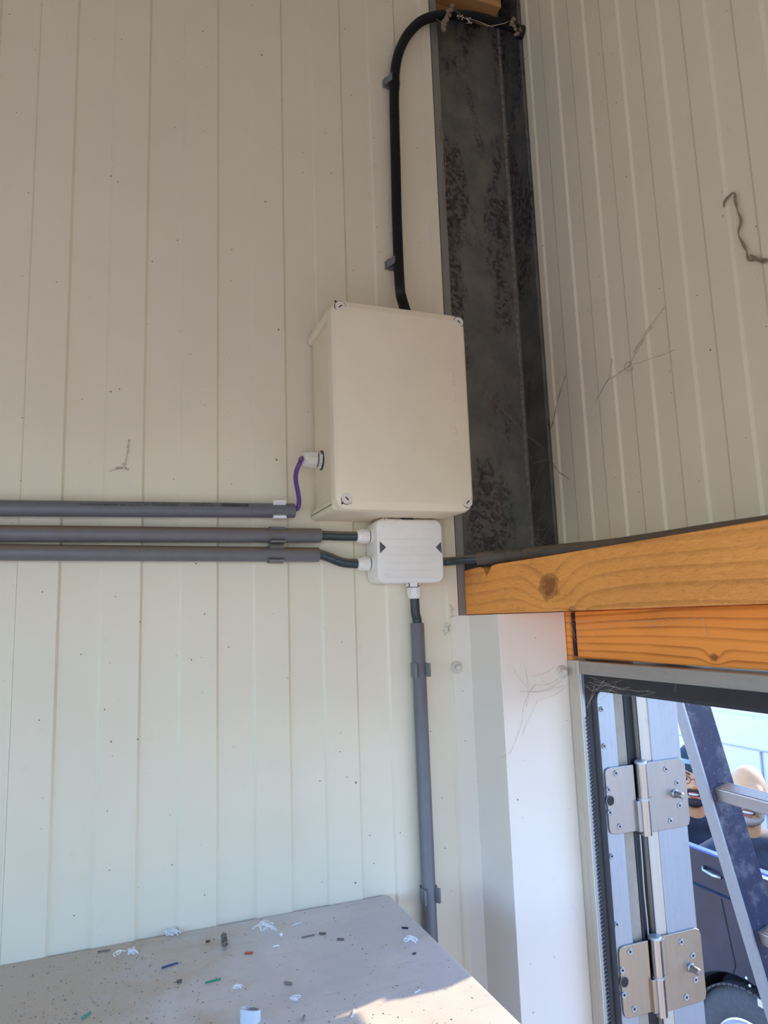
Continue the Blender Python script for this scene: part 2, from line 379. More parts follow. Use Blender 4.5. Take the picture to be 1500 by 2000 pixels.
wb = thing('wall_back', (-0.3, YBK, ZF), kind='structure')   # a wide bay opening behind the photographer
MB().box(XL, -1.25, YBK-0.06, YBK, ZF, ZC).build('pier', M_wallA, wb)
MB().box(0.62, XB, YBK-0.06, YBK, ZF, ZC).build('pier', M_wallA, wb)
MB().box(-1.25, 0.62, YBK-0.06, YBK, 0.32, ZC).build('header', M_wallA, wb)
ZG = -2.275                                            # paving outside lies a step lower
tag(MB().box(-40, 60, -40, 40, ZG-0.15, ZG).build('ground', M_ground), kind='structure')

# ------------------------------------------------------------------ corner flashing
t1 = thing('trim_1', (0.56, -0.05, ZF), kind='structure')
b = MB()
pr = [(0.481, -0.0016), (0.5105, -0.0016), (0.5105, -0.092), (0.6225, -0.092)]
pin = [(0.6225, -0.0905), (0.512, -0.0905), (0.512, -0.0002), (0.481, -0.0002)]
b.prism(pr+pin, lambda u, v, h: (u, v, h), ZF, 0.0003)
b.build('flashing', M_trim, t1, bevel=0.0012)
def roof_bolt(px, py, y):
    c = on_y(px, py, y)
    o = MB().prof(c, (0, -1, 0), [(0, 0.0088), (0.0015, 0.0092), (0.0028, 0.0080), (0.003, 0.005)], 24).build('washer', M_bolt, t1, smooth=True)
    MB().prof(c+Vector((0, -0.003, 0)), (0, -1, 0), [(0, 0.0050), (0.0062, 0.0050), (0.0070, 0.0042)], 6, turn=0.3).build('bolt_head', M_bolt, o)
roof_bolt(891, 1304, -0.0016); roof_bolt(1096, 1312, -0.092)

# ------------------------------------------------------------------ steel column
col = thing('steel_column', (0.59, 0.03, ZF), 'dark mottled galvanised steel channel column standing in the room corner', 'column')
b = MB(); t = 0.0025
CYD = on_x(1036.5, 1000, 0.6815).y
b.prism([(0.495, 0.0), (0.495, CYD+0.0025), (0.684, CYD+0.0025), (0.684, 0.0), (0.679, 0.0), (0.679, 0.0005), (0.6815, 0.0005), (0.6815, CYD-0.005),
         (0.6785, CYD-0.0015), (0.6745, CYD), (0.4975, CYD), (0.4975, 0.003), (0.4975, 0.003), (0.4975, 0.0)], lambda u, v, h: (u, v, h), ZF, ZC)
b.build('channel', M_galv, col, smooth=True, angle=30)
MB().tube([Vector((0.6786, CYD-0.0012, ZF+0.01)), Vector((0.6786, CYD-0.0012, ZC-0.01))], 0.0028, 10).build('bend', plain('highlit dusty channel bend', (0.30, 0.265, 0.225), 0.7, 0.0, 0.6, 150), col, smooth=True)  # paler strip paints the crease highlight as well as dust
MB().box(0.4955, 0.5085, -0.0008, 0.0018, ZF+0.001, ZC-0.001).build('lip', M_galvlip, col, bevel=0.0006)
MB().box(0.6775, 0.684, -0.0008, 0.0016, 0.001, ZC-0.001).build('lip', M_galv, col)

# ------------------------------------------------------------------ timbers
ORA, ORB = (0.60, 0.262, 0.070), (0.28, 0.085, 0.018)
XF = 0.506
kp = on_x(1072, 1147, XF); kp2 = on_x(1118, 1196, XF)
M_beam = wood_mat('rough sawn pine', (0.88, 0.345, 0.078), (0.36, 0.115, 0.022), 62, 2.2, [(kp.y, kp.z, 0.0150, 1.9), (kp2.y, kp2.z, 0.0065, 0.7)], 1.0, 1.0, lines=0.34)
kp3 = on_x(1397, 1283, 0.63)
M_batten = wood_mat('lined orange pine', (0.88, 0.325, 0.058), (0.42, 0.125, 0.018), 100, 3.0, [(kp3.y, kp3.z, 0.0045, 0.9)], 4.0, 0.12)
M_block = wood_mat('pale pine', (0.55, 0.29, 0.11), (0.33, 0.13, 0.04), 40, 1.5, [], 7.0, 0.15, along=0)
bm = thing('timber_beam', (0.59, -0.9, 0), 'thick rough sawn orange timber beam with knots running above the door', 'beam')
b = MB()                                               # face outline with the chipped upper edge, extruded back to the wall
yy = [0.000, -0.012, -0.030, -0.052, -0.060, -0.066, -0.071, -0.077, -0.087, -0.105, -0.13, -0.2, -0.5, -1.2, -2.05]
zz = [0.0685, 0.0692, 0.0703, 0.0708, 0.0680, 0.0610, 0.0550, 0.0610, 0.0695, 0.0712, 0.0708, 0.0705, 0.0705, 0.0705, 0.0705]
yb = [-0.0, -0.2, -0.3, -0.42, -0.5, -0.62, -1.2, -2.05]; zb = [0.0012, 0.0012, 0.0010, 0.0016, 0.0012, 0.0010, 0.001, 0.001]
outl = list(zip(yy, zz)) + list(zip(yb, zb))[::-1]
b.prism(outl, lambda u, v, h: (h, u - 0.0016, v), XF, 0.545)
b.build('face_board', M_beam, bm, bevel=0.0012)
MB().box(0.5455, 0.682, -2.05, -0.0016, 0.0012, 0.0695).build('beam_body', M_beam, bm)
bt = thing('door_head_batten', (0.66, -0.9, -0.07), 'smooth orange timber board with dark grain lines directly above the door frame', 'board')
MB().box(0.6285, 0.682, -2.05, -0.1085, -0.0668, 0.0002).build('board', M_batten, bt, bevel=0.0015)
MB().box(0.6235, 0.682, -0.1020, -0.0895, -0.0690, 0.0004).build('end_piece', M_batten, bt)
tag(MB().box(0.6265, 0.640, -0.1080, -0.1024, -0.0640, -0.0015).build('steel_strap', plain('blue black strap', (0.03, 0.035, 0.06), 0.45, 0.3, 0.4, 90)),
    'dark blue steel strap wedged upright at the left end of the lower timber board', 'strap')
tb = tag(MB().box(0.5005, 0.6480, 0.006, 0.054, 1.117, 1.32).build('timber_block', M_block, bevel=0.0015),
         'pale timber block fixed across the top of the steel column', 'block')

# ================================================================== LARGE JUNCTION BOX
LX0, LX1, LZ0, LZ1, LY = 0.2615, 0.4628, 0.1405, 0.4283, -0.1299
jb = thing('junction_box', ((LX0+LX1)/2, -0.06, LZ0), 'large upright rectangular grey plastic junction box on the left wall', 'junction box')
base = MB().box(0.2695, 0.4560, -0.108, -0.0015, 0.1490, 0.4205).build('base', M_box, jb, bevel=0.003)
def lipbar(z0, z1, nm):
    b = MB(); rr = [(x, z) for x, z in rrect(0.2632, 0.4610, z0, z1, 0.0052, 4)]
    b.prism(rr, lambda u, v, h: (u, h, v), -0.0012, -0.108); return b.build(nm, M_box, base, smooth=True)
lipbar(0.4110, 0.4252, 'top_flange'); lipbar(0.1432, 0.1600, 'bottom_flange')
MB().box(0.2626, 0.2634, -0.105, -0.003, 0.1502, 0.1508).build('mould_line', M_dark, base)
b = MB(); rings = []
def ringat(y, ix, iz, r): return [(x, y, z) for x, z in rrect(LX0+ix, LX1-ix, LZ0+iz, LZ1-iz, r, 7)]
b.loft([ringat(-0.1065, 0.0008, 0.0008, 0.0175), ringat(-0.1085, 0, 0, 0.0180), ringat(-0.1235, 0.0003, 0.0003, 0.0180), ringat(-0.1258, 0.0010, 0.0010, 0.0178), ringat(-0.1268, 0.0022, 0.0020, 0.0172),
        ringat(-0.1294, 0.0042, 0.0096, 0.0140), ringat(LY, 0.0058, 0.0112, 0.0130)])
lid = b.build('lid', M_box, jb, smooth=True, angle=22)
MB().loft([[(x, -0.1060, z) for x, z in rrect(LX0+0.0025, LX1-0.0025, LZ0+0.0025, LZ1-0.0025, 0.016, 7)], [(x, -0.1082, z) for x, z in rrect(LX0+0.0025, LX1-0.0025, LZ0+0.0025, LZ1-0.0025, 0.016, 7)]]).build('seal', M_dark, jb)
for (px, py, ang, na) in ((664, 599, 38, 135), (895, 629.6, -45, 45), (912.5, 981, 45, -45), (677, 974, -45, 225)):
    p = on_y(px, py, LY+0.0015)
    o = MB().prof((p.x, LY+0.004, p.z), (0, -1, 0), [(0, 0.0074), (0.0039, 0.0074), (0.0045, 0.0070)], 32).build('lid_screw', M_screwcap, lid, smooth=True)
    MB().prof((p.x, LY+0.004, p.z), (0, -1, 0), [(0, 0.00790), (0.00365, 0.00790)], 32).build('screw_gap', M_dark, lid)
    a = math.radians(ang); dx, dz = math.cos(a), math.sin(a)
    MB().obox((p.x, LY-0.0005, p.z), ((dx, 0, dz), (-dz, 0, dx), (0, 1, 0)), (0.0029, 0.00075, 0.0004)).build('screw_slot', M_dark, lid)
    a = math.radians(na); MB().obox((p.x+0.0088*math.cos(a), LY+0.0008, p.z+0.0088*math.sin(a)), ((math.cos(a), 0, math.sin(a)), (-math.sin(a), 0, math.cos(a)), (0, 1, 0)), (0.0015, 0.0008, 0.0012)).build('screw_notch', M_dark, lid)
def lid_text(body, px, py, length, h):
    p = on_y(px, py, LY)
    wrap_text(body, length, lambda u, v, d: (p.x+v, LY-d, p.z-u), 'lettering', M_box, lid, 0.0009, h)
lid_text('OBO', 886, 742, 0.0195, 0.0062); lid_text('T 350', 888, 774, 0.0165, 0.0042); lid_text('IP66', 891, 842, 0.0105, 0.0040)
b = MB(); p = on_y(892.5, 868, LY)
tri = [(-0.0055, -0.002), (0.0055, -0.002), (0.0055, 0.0003), (0.0, 0.0046), (-0.0055, 0.0003)]
tp = [Vector((p.x+v, LY-0.0002, p.z-u)) for u, v in tri]
for i in range(5): b.tube([tp[i], tp[(i+1) % 5]], 0.00035, 6)
for u in (-0.0022, 0.0, 0.0022): b.obox((p.x-0.0002, LY-0.0002, p.z-u), ((0, 0, 1), (1, 0, 0), (0, 1, 0)), (0.0007, 0.0012, 0.0002))
b.build('approval_mark', M_box, lid)
for (xa, ya, xb, yb2) in ((872, 719.5, 899, 722), (880, 883.5, 909, 886)):
    MB().tube([on_y(xa, ya, LY-0.0001), on_y(xb, yb2, LY-0.0001)], 0.00028, 6).build('mould_line', M_box, lid)

# ------------------------------------------------------------------ cable gland builder (part of its box)
def gland(parent, p, d, s=1.0, hexn=10, long=True):
    """p = seat on the box wall, d = outward direction"""
    p = Vector(p); d = Vector(d).normalized()
    o = MB().prof(p, d, [(0, 0.0128*s), (0.0042*s, 0.0128*s), (0.0048*s, 0.0118*s)], 6 if s > 0.9 else 8, turn=0.25).build('gland', M_gland, parent)
    if long:
        MB().prof(p+d*0.0046*s, d, [(0, 0.0098*s), (0.003*s, 0.0098*s)], 20).build('gland_thread', M_clip, o, smooth=True)
        MB().prof(p+d*0.0070*s, d, [(0, 0.0122*s), (0.0125*s, 0.0124*s), (0.0132*s, 0.0114*s)], hexn).build('gland_cap', M_gland, o)
        MB().prof(p+d*0.0196*s, d, [(0, 0.0116*s), (0.004*s, 0.0112*s), (0.0070*s, 0.0094*s), (0.0074*s, 0.0072*s)], 24).build('gland_dome', M_gland, o, smooth=True)
    return o
gp = on_x(628, 899, 0.2695)
gv = gland(jb, (0.2690, gp.y, gp.z), (-1, 0.05, 0.06), 0.98, 8)
b = MB().prof((0.2700, gp.y, gp.z), (-1, 0, 0), [(0, 0.0142), (0.0012, 0.0142)], 24); b.build('gland_ring', M_dark, gv)

# ================================================================== SMALL JUNCTION BOX
SX0, SX1, SZ0, SZ1, SY = 0.3455, 0.4500, 0.0485, 0.1420, -0.0500
jb2 = thing('junction_box', ((SX0+SX1)/2, -0.025, SZ0), 'small square white junction box with two dark arrows below the large box', 'junction box')
b = MB(); q = rrect(SX0+0.0015, SX1-0.0015, SZ0+0.0015, SZ1-0.0015, 0.011, 6)
b.loft([[(x, y, z) for x, z in q] for y in (-0.0013, -0.030)]); sb = b.build('base', M_boxw, jb2, smooth=True)
b = MB()
def r2(y, i, r): return [(x, y, z) for x, z in rrect(SX0+i, SX1-i, SZ0+i, SZ1-i, r, 7)]
b.loft([r2(-0.0295, 0, 0.012), r2(-0.0450, 0, 0.012), r2(-0.0480, 0.0010, 0.0115), r2(-0.0496, 0.0028, 0.010), r2(SY, 0.0048, 0.0085)])
sl = b.build('lid', M_boxw, jb2, smooth=True, angle=25)
SYF = SY-0.0001
def sp(px, py): return on_y(px, py, SYF)
for tri in (((741.5, 1056.5), (754.5, 1069), (742, 1081.5)), ((861.5, 1057.5), (850.5, 1069), (863, 1081.5))):
    b = MB(); pts = [sp(*t) for t in tri]
    cen = (pts[0]+pts[1]+pts[2])/3; pts = [cen+(p-cen)*0.94 for p in pts]
    b.loft([[p for p in pts], [p+Vector((0, -0.0003, 0)) for p in pts]]); b.build('arrow_mark', M_arrow, sl)
for (xa, xb2, yy2) in ((756, 862, 1053.6), (764, 793, 1068.2), (800, 842, 1068.2), (753, 861, 1083.5), (756, 862, 1099), (752, 864, 1113), (762, 860, 1128)):
    b = MB(); b.tube([sp(xa, yy2), sp(xb2, yy2+0.6)], 0.00032, 5); b.build('mould_line', M_boxw, sl)
b = MB(); rp = [sp(x, y) for x, y in ((749, 1011), (746, 1016), (745.5, 1025), (748, 1029), (770, 1030), (800, 1030.6), (850, 1031), (854, 1029), (855, 1022))]
b.tube(rp, 0.0005, 6); b.build('label_field', M_boxw, sl)
b = MB(); lp = [sp(x, y) for x, y in ((753.5, 1012.5), (773.5, 1017), (775.5, 1020.5), (772, 1023), (749.5, 1025.5), (753.5, 1012.5))]
b.tube(lp, 0.00042, 6)
for xa, xb2, yy2, dy in ((754, 764, 1018.5, 0), (764, 768, 1019.5, 1.5), (769, 771.5, 1020, -1.5)): b.tube([sp(xa, yy2), sp((xa+xb2)/2, yy2-1), sp(xb2, yy2+dy*0.5)], 0.0003, 5)
b.build('maker_mark', M_boxw, sl)
b = MB(); lp = [sp(x, y) for x, y in ((837, 1015.5), (852, 1015.8), (852, 1025.6), (837, 1025.4))]
b.tube([lp[0], lp[1]], 0.00038, 5); b.tube([lp[2], lp[3]], 0.00038, 5)
for x in (839, 843, 847, 851): b.tube([sp(x, 1018), sp(x-2, 1020.5), sp(x, 1023)], 0.00038, 5)
b.build('approval_mark', M_boxw, sl)
pc = sp(754.5, 1123); wrap_text('CE', 0.0078, lambda u, v, d: (pc.x+u, SYF-d+0.0001, pc.z+v), 'lettering', M_boxw, sl, 0.0008, 0.0062)
# latches top and bottom
b = MB(); b.box(0.3935, 0.4085, -0.0470, -0.0445, SZ0-0.0062, SZ0+0.001); b.box(0.3935, 0.3955, -0.0470, -0.036, SZ0-0.0062, SZ0+0.001); b.box(0.4065, 0.4085, -0.0470, -0.036, SZ0-0.0062, SZ0+0.001)
b.box(0.3935, 0.4085, -0.0470, -0.036, SZ0-0.0062, SZ0-0.0046)
b.build('latch', M_clipw, jb2, bevel=0.0005)
MB().box(0.3945, 0.4075, -0.0462, -0.036, SZ0-0.0046, SZ0-0.0005).build('latch_slot', M_dark, jb2)
MB().box(0.386, 0.404, -0.0488, -0.040, SZ1-0.0012, SZ1+0.0012).build('latch_slot', M_dark, jb2)
GY = -0.0240
g1 = on_y(712, 1047.5, GY); g2 = on_y(712, 1101, GY); g3 = on_y(808, 1160, -0.0180); g4 = on_y(868, 1097.5, GY)
gland(jb2, (SX0+0.002, GY, g1.z), (-1, 0, 0), 0.88); gland(jb2, (SX0+0.002, GY, g2.z), (-1, 0, 0), 0.88)
gland(jb2, (g3.x+0.001, -0.0180, SZ0+0.002), (0.0, 0, -1), 0.88); gland(jb2, (SX1-0.0015, GY, g4.z), (1, 0, 0), 0.78, long=False)

# ================================================================== PIPES, CABLES AND CLIPS
def line_pts(a, b2, n=2): return [Vector(a)+(Vector(b2)-Vector(a))*i/(n-1) for i in range(n)]
def bez(pts, n=10):                                     # Catmull-Rom through points
    P = [Vector(p) for p in pts]; P = [P[0]*2-P[1]] + P + [P[-1]*2-P[-2]]; out = []
    for i in range(1, len(P)-2):
        for k in range(n):
            t = k/n; out.append(0.5*((2*P[i]) + (P[i+1]-P[i-1])*t + (2*P[i-1]-5*P[i]+4*P[i+1]-P[i+2])*t*t + (3*P[i]-P[i-1]-3*P[i+1]+P[i+2])*t**3))
    out.append(P[-2]); return out
CY = -0.0142
RP = 0.0103
def pipe(a, b2, r, label, mat, nm='conduit_pipe', group=None):
    a = Vector(a); b2 = Vector(b2); t = thing(nm, (a+b2)/2, label, 'pipe', group)
    d = (b2-a).normalized(); a1 = d.orthogonal().normalized(); a2 = d.cross(a1); n = 28
    def ring(p, rr): return [p+(a1*math.cos(2*PI*k/n)+a2*math.sin(2*PI*k/n))*rr for k in range(n)]
    b = MB(); b.loft([ring(a, r*0.86), ring(a, r), ring(b2-d*0.0006, r), ring(b2, r*0.97), ring(b2, r*0.86), ring(b2-d*0.03, r*0.86)], False, False)
    o = b.build('pipe', mat, t, smooth=True); return t, o
cA = on_y(0, 992.5, CY); cB = on_y(575, 997.5, CY); dir1 = (cB-cA).normalized()
p1, p1o = pipe(cA-dir1*0.6, cB, RP, 'clean grey plastic conduit pipe with upside-down black print, topmost of three', M_pvc)
c2A = on_y(0, 1041.5, CY); c2B = on_y(626, 1046.0, CY); dir2 = (c2B-c2A).normalized()
p2, _ = pipe(c2A-dir2*0.6, c2B, RP, 'dusty grey conduit pipe running in the middle of the three, brown dust on top', M_pvcd)
c3A = on_y(0, 1078.5, CY); c3B = on_y(622, 1083.5, CY); dir3 = (c3B-c3A).normalized()
p3, _ = pipe(c3A-dir3*0.6, c3B, RP, 'dusty grey conduit pipe, lowest of the three on the left wall', M_pvcd)
# printing on the upper pipe, upside down
def pipe_fn(uc, phi):
    def fn(u, v, d):
        c = cA + dir1*(uc-u); a = phi - v/RP; r = RP+0.00006+d*0.2
        return (c.x, c.y-math.cos(a)*r, c.z+math.sin(a)*r)
    return fn
def upx(px): return (on_y(px, 990, CY)-cA).dot(dir1)
def ptext(body, x0, x1, phi, h):
    wrap_text(body, abs(upx(x1)-upx(x0)), pipe_fn((upx(x0)+upx(x1))/2, math.radians(phi)), 'lettering', M_ink, p1o, 0.0002, h)
ptext('WAVIN KEMA-KEUR', 296, 349, 27, 0.0031); ptext('3/4" 3331 PVC MET HERGEBRUIKGARANTIE', 156, 289, 25, 0.0031); ptext('8712148246012', 371, 415, 28, 0.0030)
ptext('27-08-25 12:31', 296, 349, 50, 0.0028); ptext('www.wavin.nl', 246, 288, 49, 0.0028); ptext('31-04 C-07', 374, 411, 51, 0.0028)
b = MB(); random.seed(3); u = upx(431)
while u < upx(483):
    wd = random.choice((0.0005, 0.0008, 0.0011)); f = pipe_fn(u, math.radians(35))
    g = []
    for k in range(5):
        v = -0.0031+0.0062*k/4; g += [f(wd/2, v, 0.0002), f(-wd/2, v, 0.0002)]
    b.add(g, [(2*k, 2*k+1, 2*k+3, 2*k+2) for k in range(4)]); u += wd+random.choice((0.0005, 0.0008))
b.build('barcode', M_ink, p1o)
for px in (77, 562):
    b = MB(); b.add([pipe_fn(upx(px), math.radians(28))(uu, vv, 0.0002) for uu, vv in ((-0.0005, -0.002), (0.0005, -0.002), (0.0005, 0.002), (-0.0005, 0.002))], [(0, 1, 2, 3)])
    b.build('tick_mark', M_ink, p1o)

# pipe clips
def clip(px, cz_pt, ax, label, mat, r=RP, w=0.0105, group='pipe clips', flare=0.006):
    """open saddle clip round a pipe; ax = pipe direction ; cz_pt = pipe centre"""
    c = Vector(cz_pt); ax = Vector(ax).normalized(); out = Vector((0, -1, 0)); side = ax.cross(out).normalized()
    t = thing('pipe_clip', c, label, 'clip', group)
    n = 14; pro = []
    a0 = math.radians(38)
    def arm(sgn):
        pts = []
        for k in range(n):
            a = PI - (PI-a0)*k/(n-1); pts.append((sgn*math.sin(a), math.cos(a)))
        return pts
    for sgn in (-1, 1):
        pts = arm(sgn); inner = [c+side*(x*(r+0.0004))+out*(y*(r+0.0004)) for x, y in pts]; outer = [c+side*(x*(r+0.0022))+out*(y*(r+0.0022)) for x, y in pts]
        outer.append(c+side*(sgn*(r*0.62+flare))+out*(r+0.0035)); inner.append(c+side*(sgn*(r*0.62+flare*0.55))+out*(r+0.0040))
        ring = outer + inner[::-1]
        MB().loft([[p-ax*w for p in ring], [p+ax*w for p in ring]]).build('clip_arm', mat, t, smooth=True, angle=30)
    MB().obox(c-out*(r+0.0020), (ax, side, out), (w*0.9, r*0.8, 0.0016)).build('clip_foot', mat, t)
    return t
q1 = cA+dir1*upx(543); q2 = on_y(540, 1046.0, CY); q3 = on_y(538, 1083, CY)
clip(0, q1, dir1, 'white plastic pipe clip on the topmost grey pipe', M_clipw, group=None, w=0.0088)
clip(0, q2, dir2, 'grey pipe clip on the middle dusty pipe', M_clip, group=None, w=0.0105, flare=0.004)
clip(0, q3, dir3, 'grey pipe clip on the lowest dusty pipe', M_clip, group=None, w=0.0105, flare=0.004)

# upright pipe
vT = on_y(815, 1217, CY); vB = on_y(842, 1850, CY)
dv = (vB-vT).normalized(); vB = vT+dv*1.9
pv, _ = pipe(vB, vT, 0.0100, 'upright grey conduit pipe running down the wall behind the cabinet', M_pvcv)
for (py, lab) in ((1308, 'grey pipe clip on the upright pipe, upper one beside the bolt'), (1749, 'grey pipe clip on the upright pipe, lower one near the cabinet corner')):
    c = vT+dv*((on_y(820, py, CY).z-vT.z)/dv.z); clip(0, c, dv, lab, M_clip, 0.0100, group=None, w=0.0098, flare=0.0062)

# cables
def cable(nm, pts, r, label, mat, n=14):
    return tag(MB().tube(bez(pts, 8), r, n).build(nm, mat, smooth=True), label, 'cable')
xg = SX0+0.002-0.021
cable('power_cable', [c2B-dir2*0.02+Vector((0, 0.0, 0)), c2B+dir2*0.010, (c2B.x+0.028, -0.019, g1.z+0.0005), (xg+0.003, GY, g1.z)], 0.0068, 'dark green cable between the middle pipe and the upper left gland', M_cable)
cable('power_cable', [c3B-dir3*0.014, c3B+dir3*0.003, (c3B.x+0.014, -0.016, c3B.z-0.0035), (c3B.x+0.035, -0.021, g2.z+0.0020), (xg+0.003, GY, g2.z)], 0.0068, 'dark green cable bending down from the lowest pipe to the lower left gland', M_cable)
cable('power_cable', [vT+Vector((0, 0, -0.02)), vT+Vector((0, 0, 0.004)), (vT.x*0.4+g3.x*0.6, -0.0168, 0.006), (g3.x+0.001, -0.0180, SZ0-0.014)], 0.0068, 'short dark green cable from the bottom gland into the upright pipe', M_cablev)
ps = on_z(934, 1091, 0.083)
cable('power_cable', [(SX1+0.001, GY, g4.z), (SX1+0.02, GY-0.003, g4.z+0.0005), (ps.x-0.012, ps.y+0.006, 0.0825), (ps.x+0.012, ps.y-0.010, 0.083)], 0.0064, 'dark green cable leaving the right side of the small box towards the beam', M_cable)
# pipe lying on the beam
pe = bez([ps, on_z(1000, 1085.5, 0.083), on_z(1085, 1077, 0.083), on_z(1200, 1066, 0.0832), on_z(1400, 1037.5, 0.0832), on_z(1500, 1024, 0.0832), on_z(1700, 996, 0.0832)], 8)
b = MB(); b.tube(pe, 0.0098, 20, False); b.tube([pe[0], pe[0]+(pe[1]-pe[0])*0.5], 0.0086, 20, False)
tag(b.build('conduit_pipe', plain('brown dusty grey pipe', (0.105, 0.085, 0.065), 0.6, var=0.3, scale=50, dust=((0.17, 0.115, 0.07), 0.1, 0.7)), smooth=True), 'dark dusty grey pipe lying along the top of the timber beam', 'pipe')
b = MB()
for k in (5, 9):
    b.prof(pe[k]-(pe[k+1]-pe[k]).normalized()*0.004, pe[k+1]-pe[k], [(0, 0.0104), (0.018, 0.0104)], 20)
tag(b.build('pipe_sleeve', plain('brown grey sleeve', (0.10, 0.08, 0.06), 0.6), smooth=True), 'short dark coupling sleeve on the dusty pipe above the beam', 'sleeve')

# violet cable
yv = gp.y; gx = 0.269-0.0265
vpts = [(gx+0.006, yv+0.001, gp.z+0.0022), (gx-0.002, yv+0.0025, gp.z+0.0016)]
for px, py, y in ((586, 903, -0.066), (578.5, 922, -0.058), (578, 940, -0.048), (582, 962, -0.036), (584, 978, -0.026), (581, 993, -0.018)): vpts.append(on_y(px, py, y))
vpts.append(cB+Vector((-0.006, 0, 0.001)))
tag(MB().tube(bez(vpts, 8), 0.0033, 12).build('data_cable', M_violet, smooth=True), 'thin violet cable hanging from the gland of the large box into the top pipe', 'cable')

# black corrugated conduit
CR = 0.0082
cp = [Vector((0.4145, -0.056, LZ1-0.008))]
for px, py, y in ((786, 588, -0.045), (781, 560, -0.030), (778, 500, -0.018), (775, 420, -0.0155), (773, 330, -0.0155), (771, 250, -0.0155), (770, 190, -0.0155), (771, 150, -0.0155), (775, 118, -0.0160),
                  (784, 90, -0.0165), (799, 64, -0.0170), (822, 42, -0.0175), (850, 32, -0.0170), (885, 29, -0.012), (925, 32, -0.008), (965, 42, -0.006), (1000, 54, -0.006), (1012, 58, -0.006)): cp.append(on_y(px, py, y))
cp = bez(cp, 14)
L = [0.0]
for a, b2 in zip(cp[:-1], cp[1:]): L.append(L[-1]+(b2-a).length)
pitch = 0.0023; N_ = int(L[-1]/pitch); path = []; rad = []; j = 0
def at_len(s):
    global j
    while j < len(L)-2 and L[j+1] < s: j += 1
    while j > 0 and L[j] > s: j -= 1
    f = (s-L[j])/max(L[j+1]-L[j], 1e-9); return cp[j]+(cp[j+1]-cp[j])*f
for k in range(N_):
    for f, r in ((0.0, CR), (0.45, CR), (0.58, CR*0.87), (0.87, CR*0.87)):
        path.append(at_len((k+f)*pitch)); rad.append(r)
tag(MB().tube(path, rad, 14).build('corrugated_conduit', M_corr, smooth=True, angle=25), 'black corrugated flexible conduit rising from the large box and bending right at the top', 'conduit')
def hook_clip(px, py, label):
    c = on_y(px, py, -0.0155); t = thing('pipe_clip', c, label, 'clip')
    ax = Vector((0, 0, 1))
    for s in (-1, 1):
        b = MB()
        k = 1.0 if s < 0 else 0.8
        pol = [(0.0060, 0.006), (0.0105, -0.001), (0.0150*k, -0.006), (0.0150*k, -0.0105), (0.0105, -0.0075), (0.0090, 0.0025), (0.0062, 0.0085)]
        b.prism(pol, lambda u, v, h: (c.x+s*u, c.y-v*0.9, c.z+h+0.2*(-u)*0.8), -0.0050, 0.0075)
        b.prism([(0.0090, -0.013), (0.0165*k, -0.0135), (0.0165*k, -0.0105), (0.0088, -0.0095)], lambda u, v, h: (c.x+s*u, c.y-v*1.0-0.001, c.z+h), -0.0090, 0.0040)
        b.build('clip_arm', M_clip, t, bevel=0.0006)
    MB().box(c.x-0.009, c.x+0.009, c.y+CR+0.0006, -0.0016, c.z-0.009, c.z+0.006).build('clip_foot', M_clip, t)
hook_clip(770, 156, 'grey hooked clip on the black conduit, upper of the two'); hook_clip(775.5, 512, 'grey hooked clip on the black conduit, lower one just above the large box')
hp = on_y(1018, 62, -0.004)
tag(MB().prof((XB-0.0145, hp.y, hp.z-0.002), (1, 0, 0), [(0, 0.0112), (0.011, 0.0125), (0.0128, 0.012)], 12).build('wall_bushing', M_corr), 'black bushing where the corrugated conduit meets the right wall', 'bushing')

# ================================================================== DOOR
dr = thing('door_1', (0.7, -0.12, ZF), kind='structure')
YJ = -0.120
frame = MB(); frame.box(0.6225, 0.677, YJ, -0.093, ZF, -0.069)
frame.build('door_frame', M_alu, dr, bevel=0.0012)
MB().box(0.6205, 0.6235, YJ+0.001, -0.0935, ZF, -0.0695).build('jamb_strip', M_jamb, dr, bevel=0.0008)
MB().box(0.6195, 0.6225, YJ+0.012, YJ+0.015, ZF, -0.070).build('jamb_bead', M_jamb, dr)
MB().box(0.6215, 0.677, -1.06, YJ, -0.0885, -0.0700).build('head_strip', M_aluh, dr, bevel=0.0015)
MB().box(0.677, 0.730, -1.06, YJ+0.008, -0.0780, -0.0700).build('head_outer', M_tan, dr)
MB().box(0.6225, 0.677, -1.09, -1.06, ZF, -0.07).build('door_frame', M_alu, dr)
MB().box(0.677, 0.697, YJ+0.006, -0.090, ZF, -0.0785).build('frame_return', M_tan, dr)
MB().box(0.697, 0.7165, YJ+0.010, -0.090, ZF, -0.0785).build('edge_seal', M_seal, dr)
MB().tube([Vector((0.7005, YJ+0.0075, -0.10)), Vector((0.7000, YJ+0.0075, ZF+0.02))], 0.0032, 8).build('brush_strip', plain('black brush', (0.018, 0.02, 0.03), 0.5, var=0.5, scale=900), dr, smooth=True)
cpts = [on_y(x, y, YJ+0.002) for x, y in ((1250, 1629), (1254, 1680), (1258, 1740), (1264, 1800), (1267, 1835))]
MB().tube(bez(cpts, 5), 0.0011, 6).build('steel_wire', M_screw, dr, smooth=True)
# leaf folded right back against the outside of the wall
leaf = MB().box(0.7365, 0.7905, YJ, 0.74, ZF+0.01, -0.100).build('door_leaf', M_alu, dr, bevel=0.0015)
MB().box(0.7175, 0.7365, YJ+0.0015, 0.73, ZF+0.012, -0.104).build('leaf_rebate', M_jamb, leaf)
MB().box(0.7175, 0.7195, YJ+0.0005, YJ+0.0025, ZF+0.012, -0.104).build('rebate_edge', M_screw, leaf)
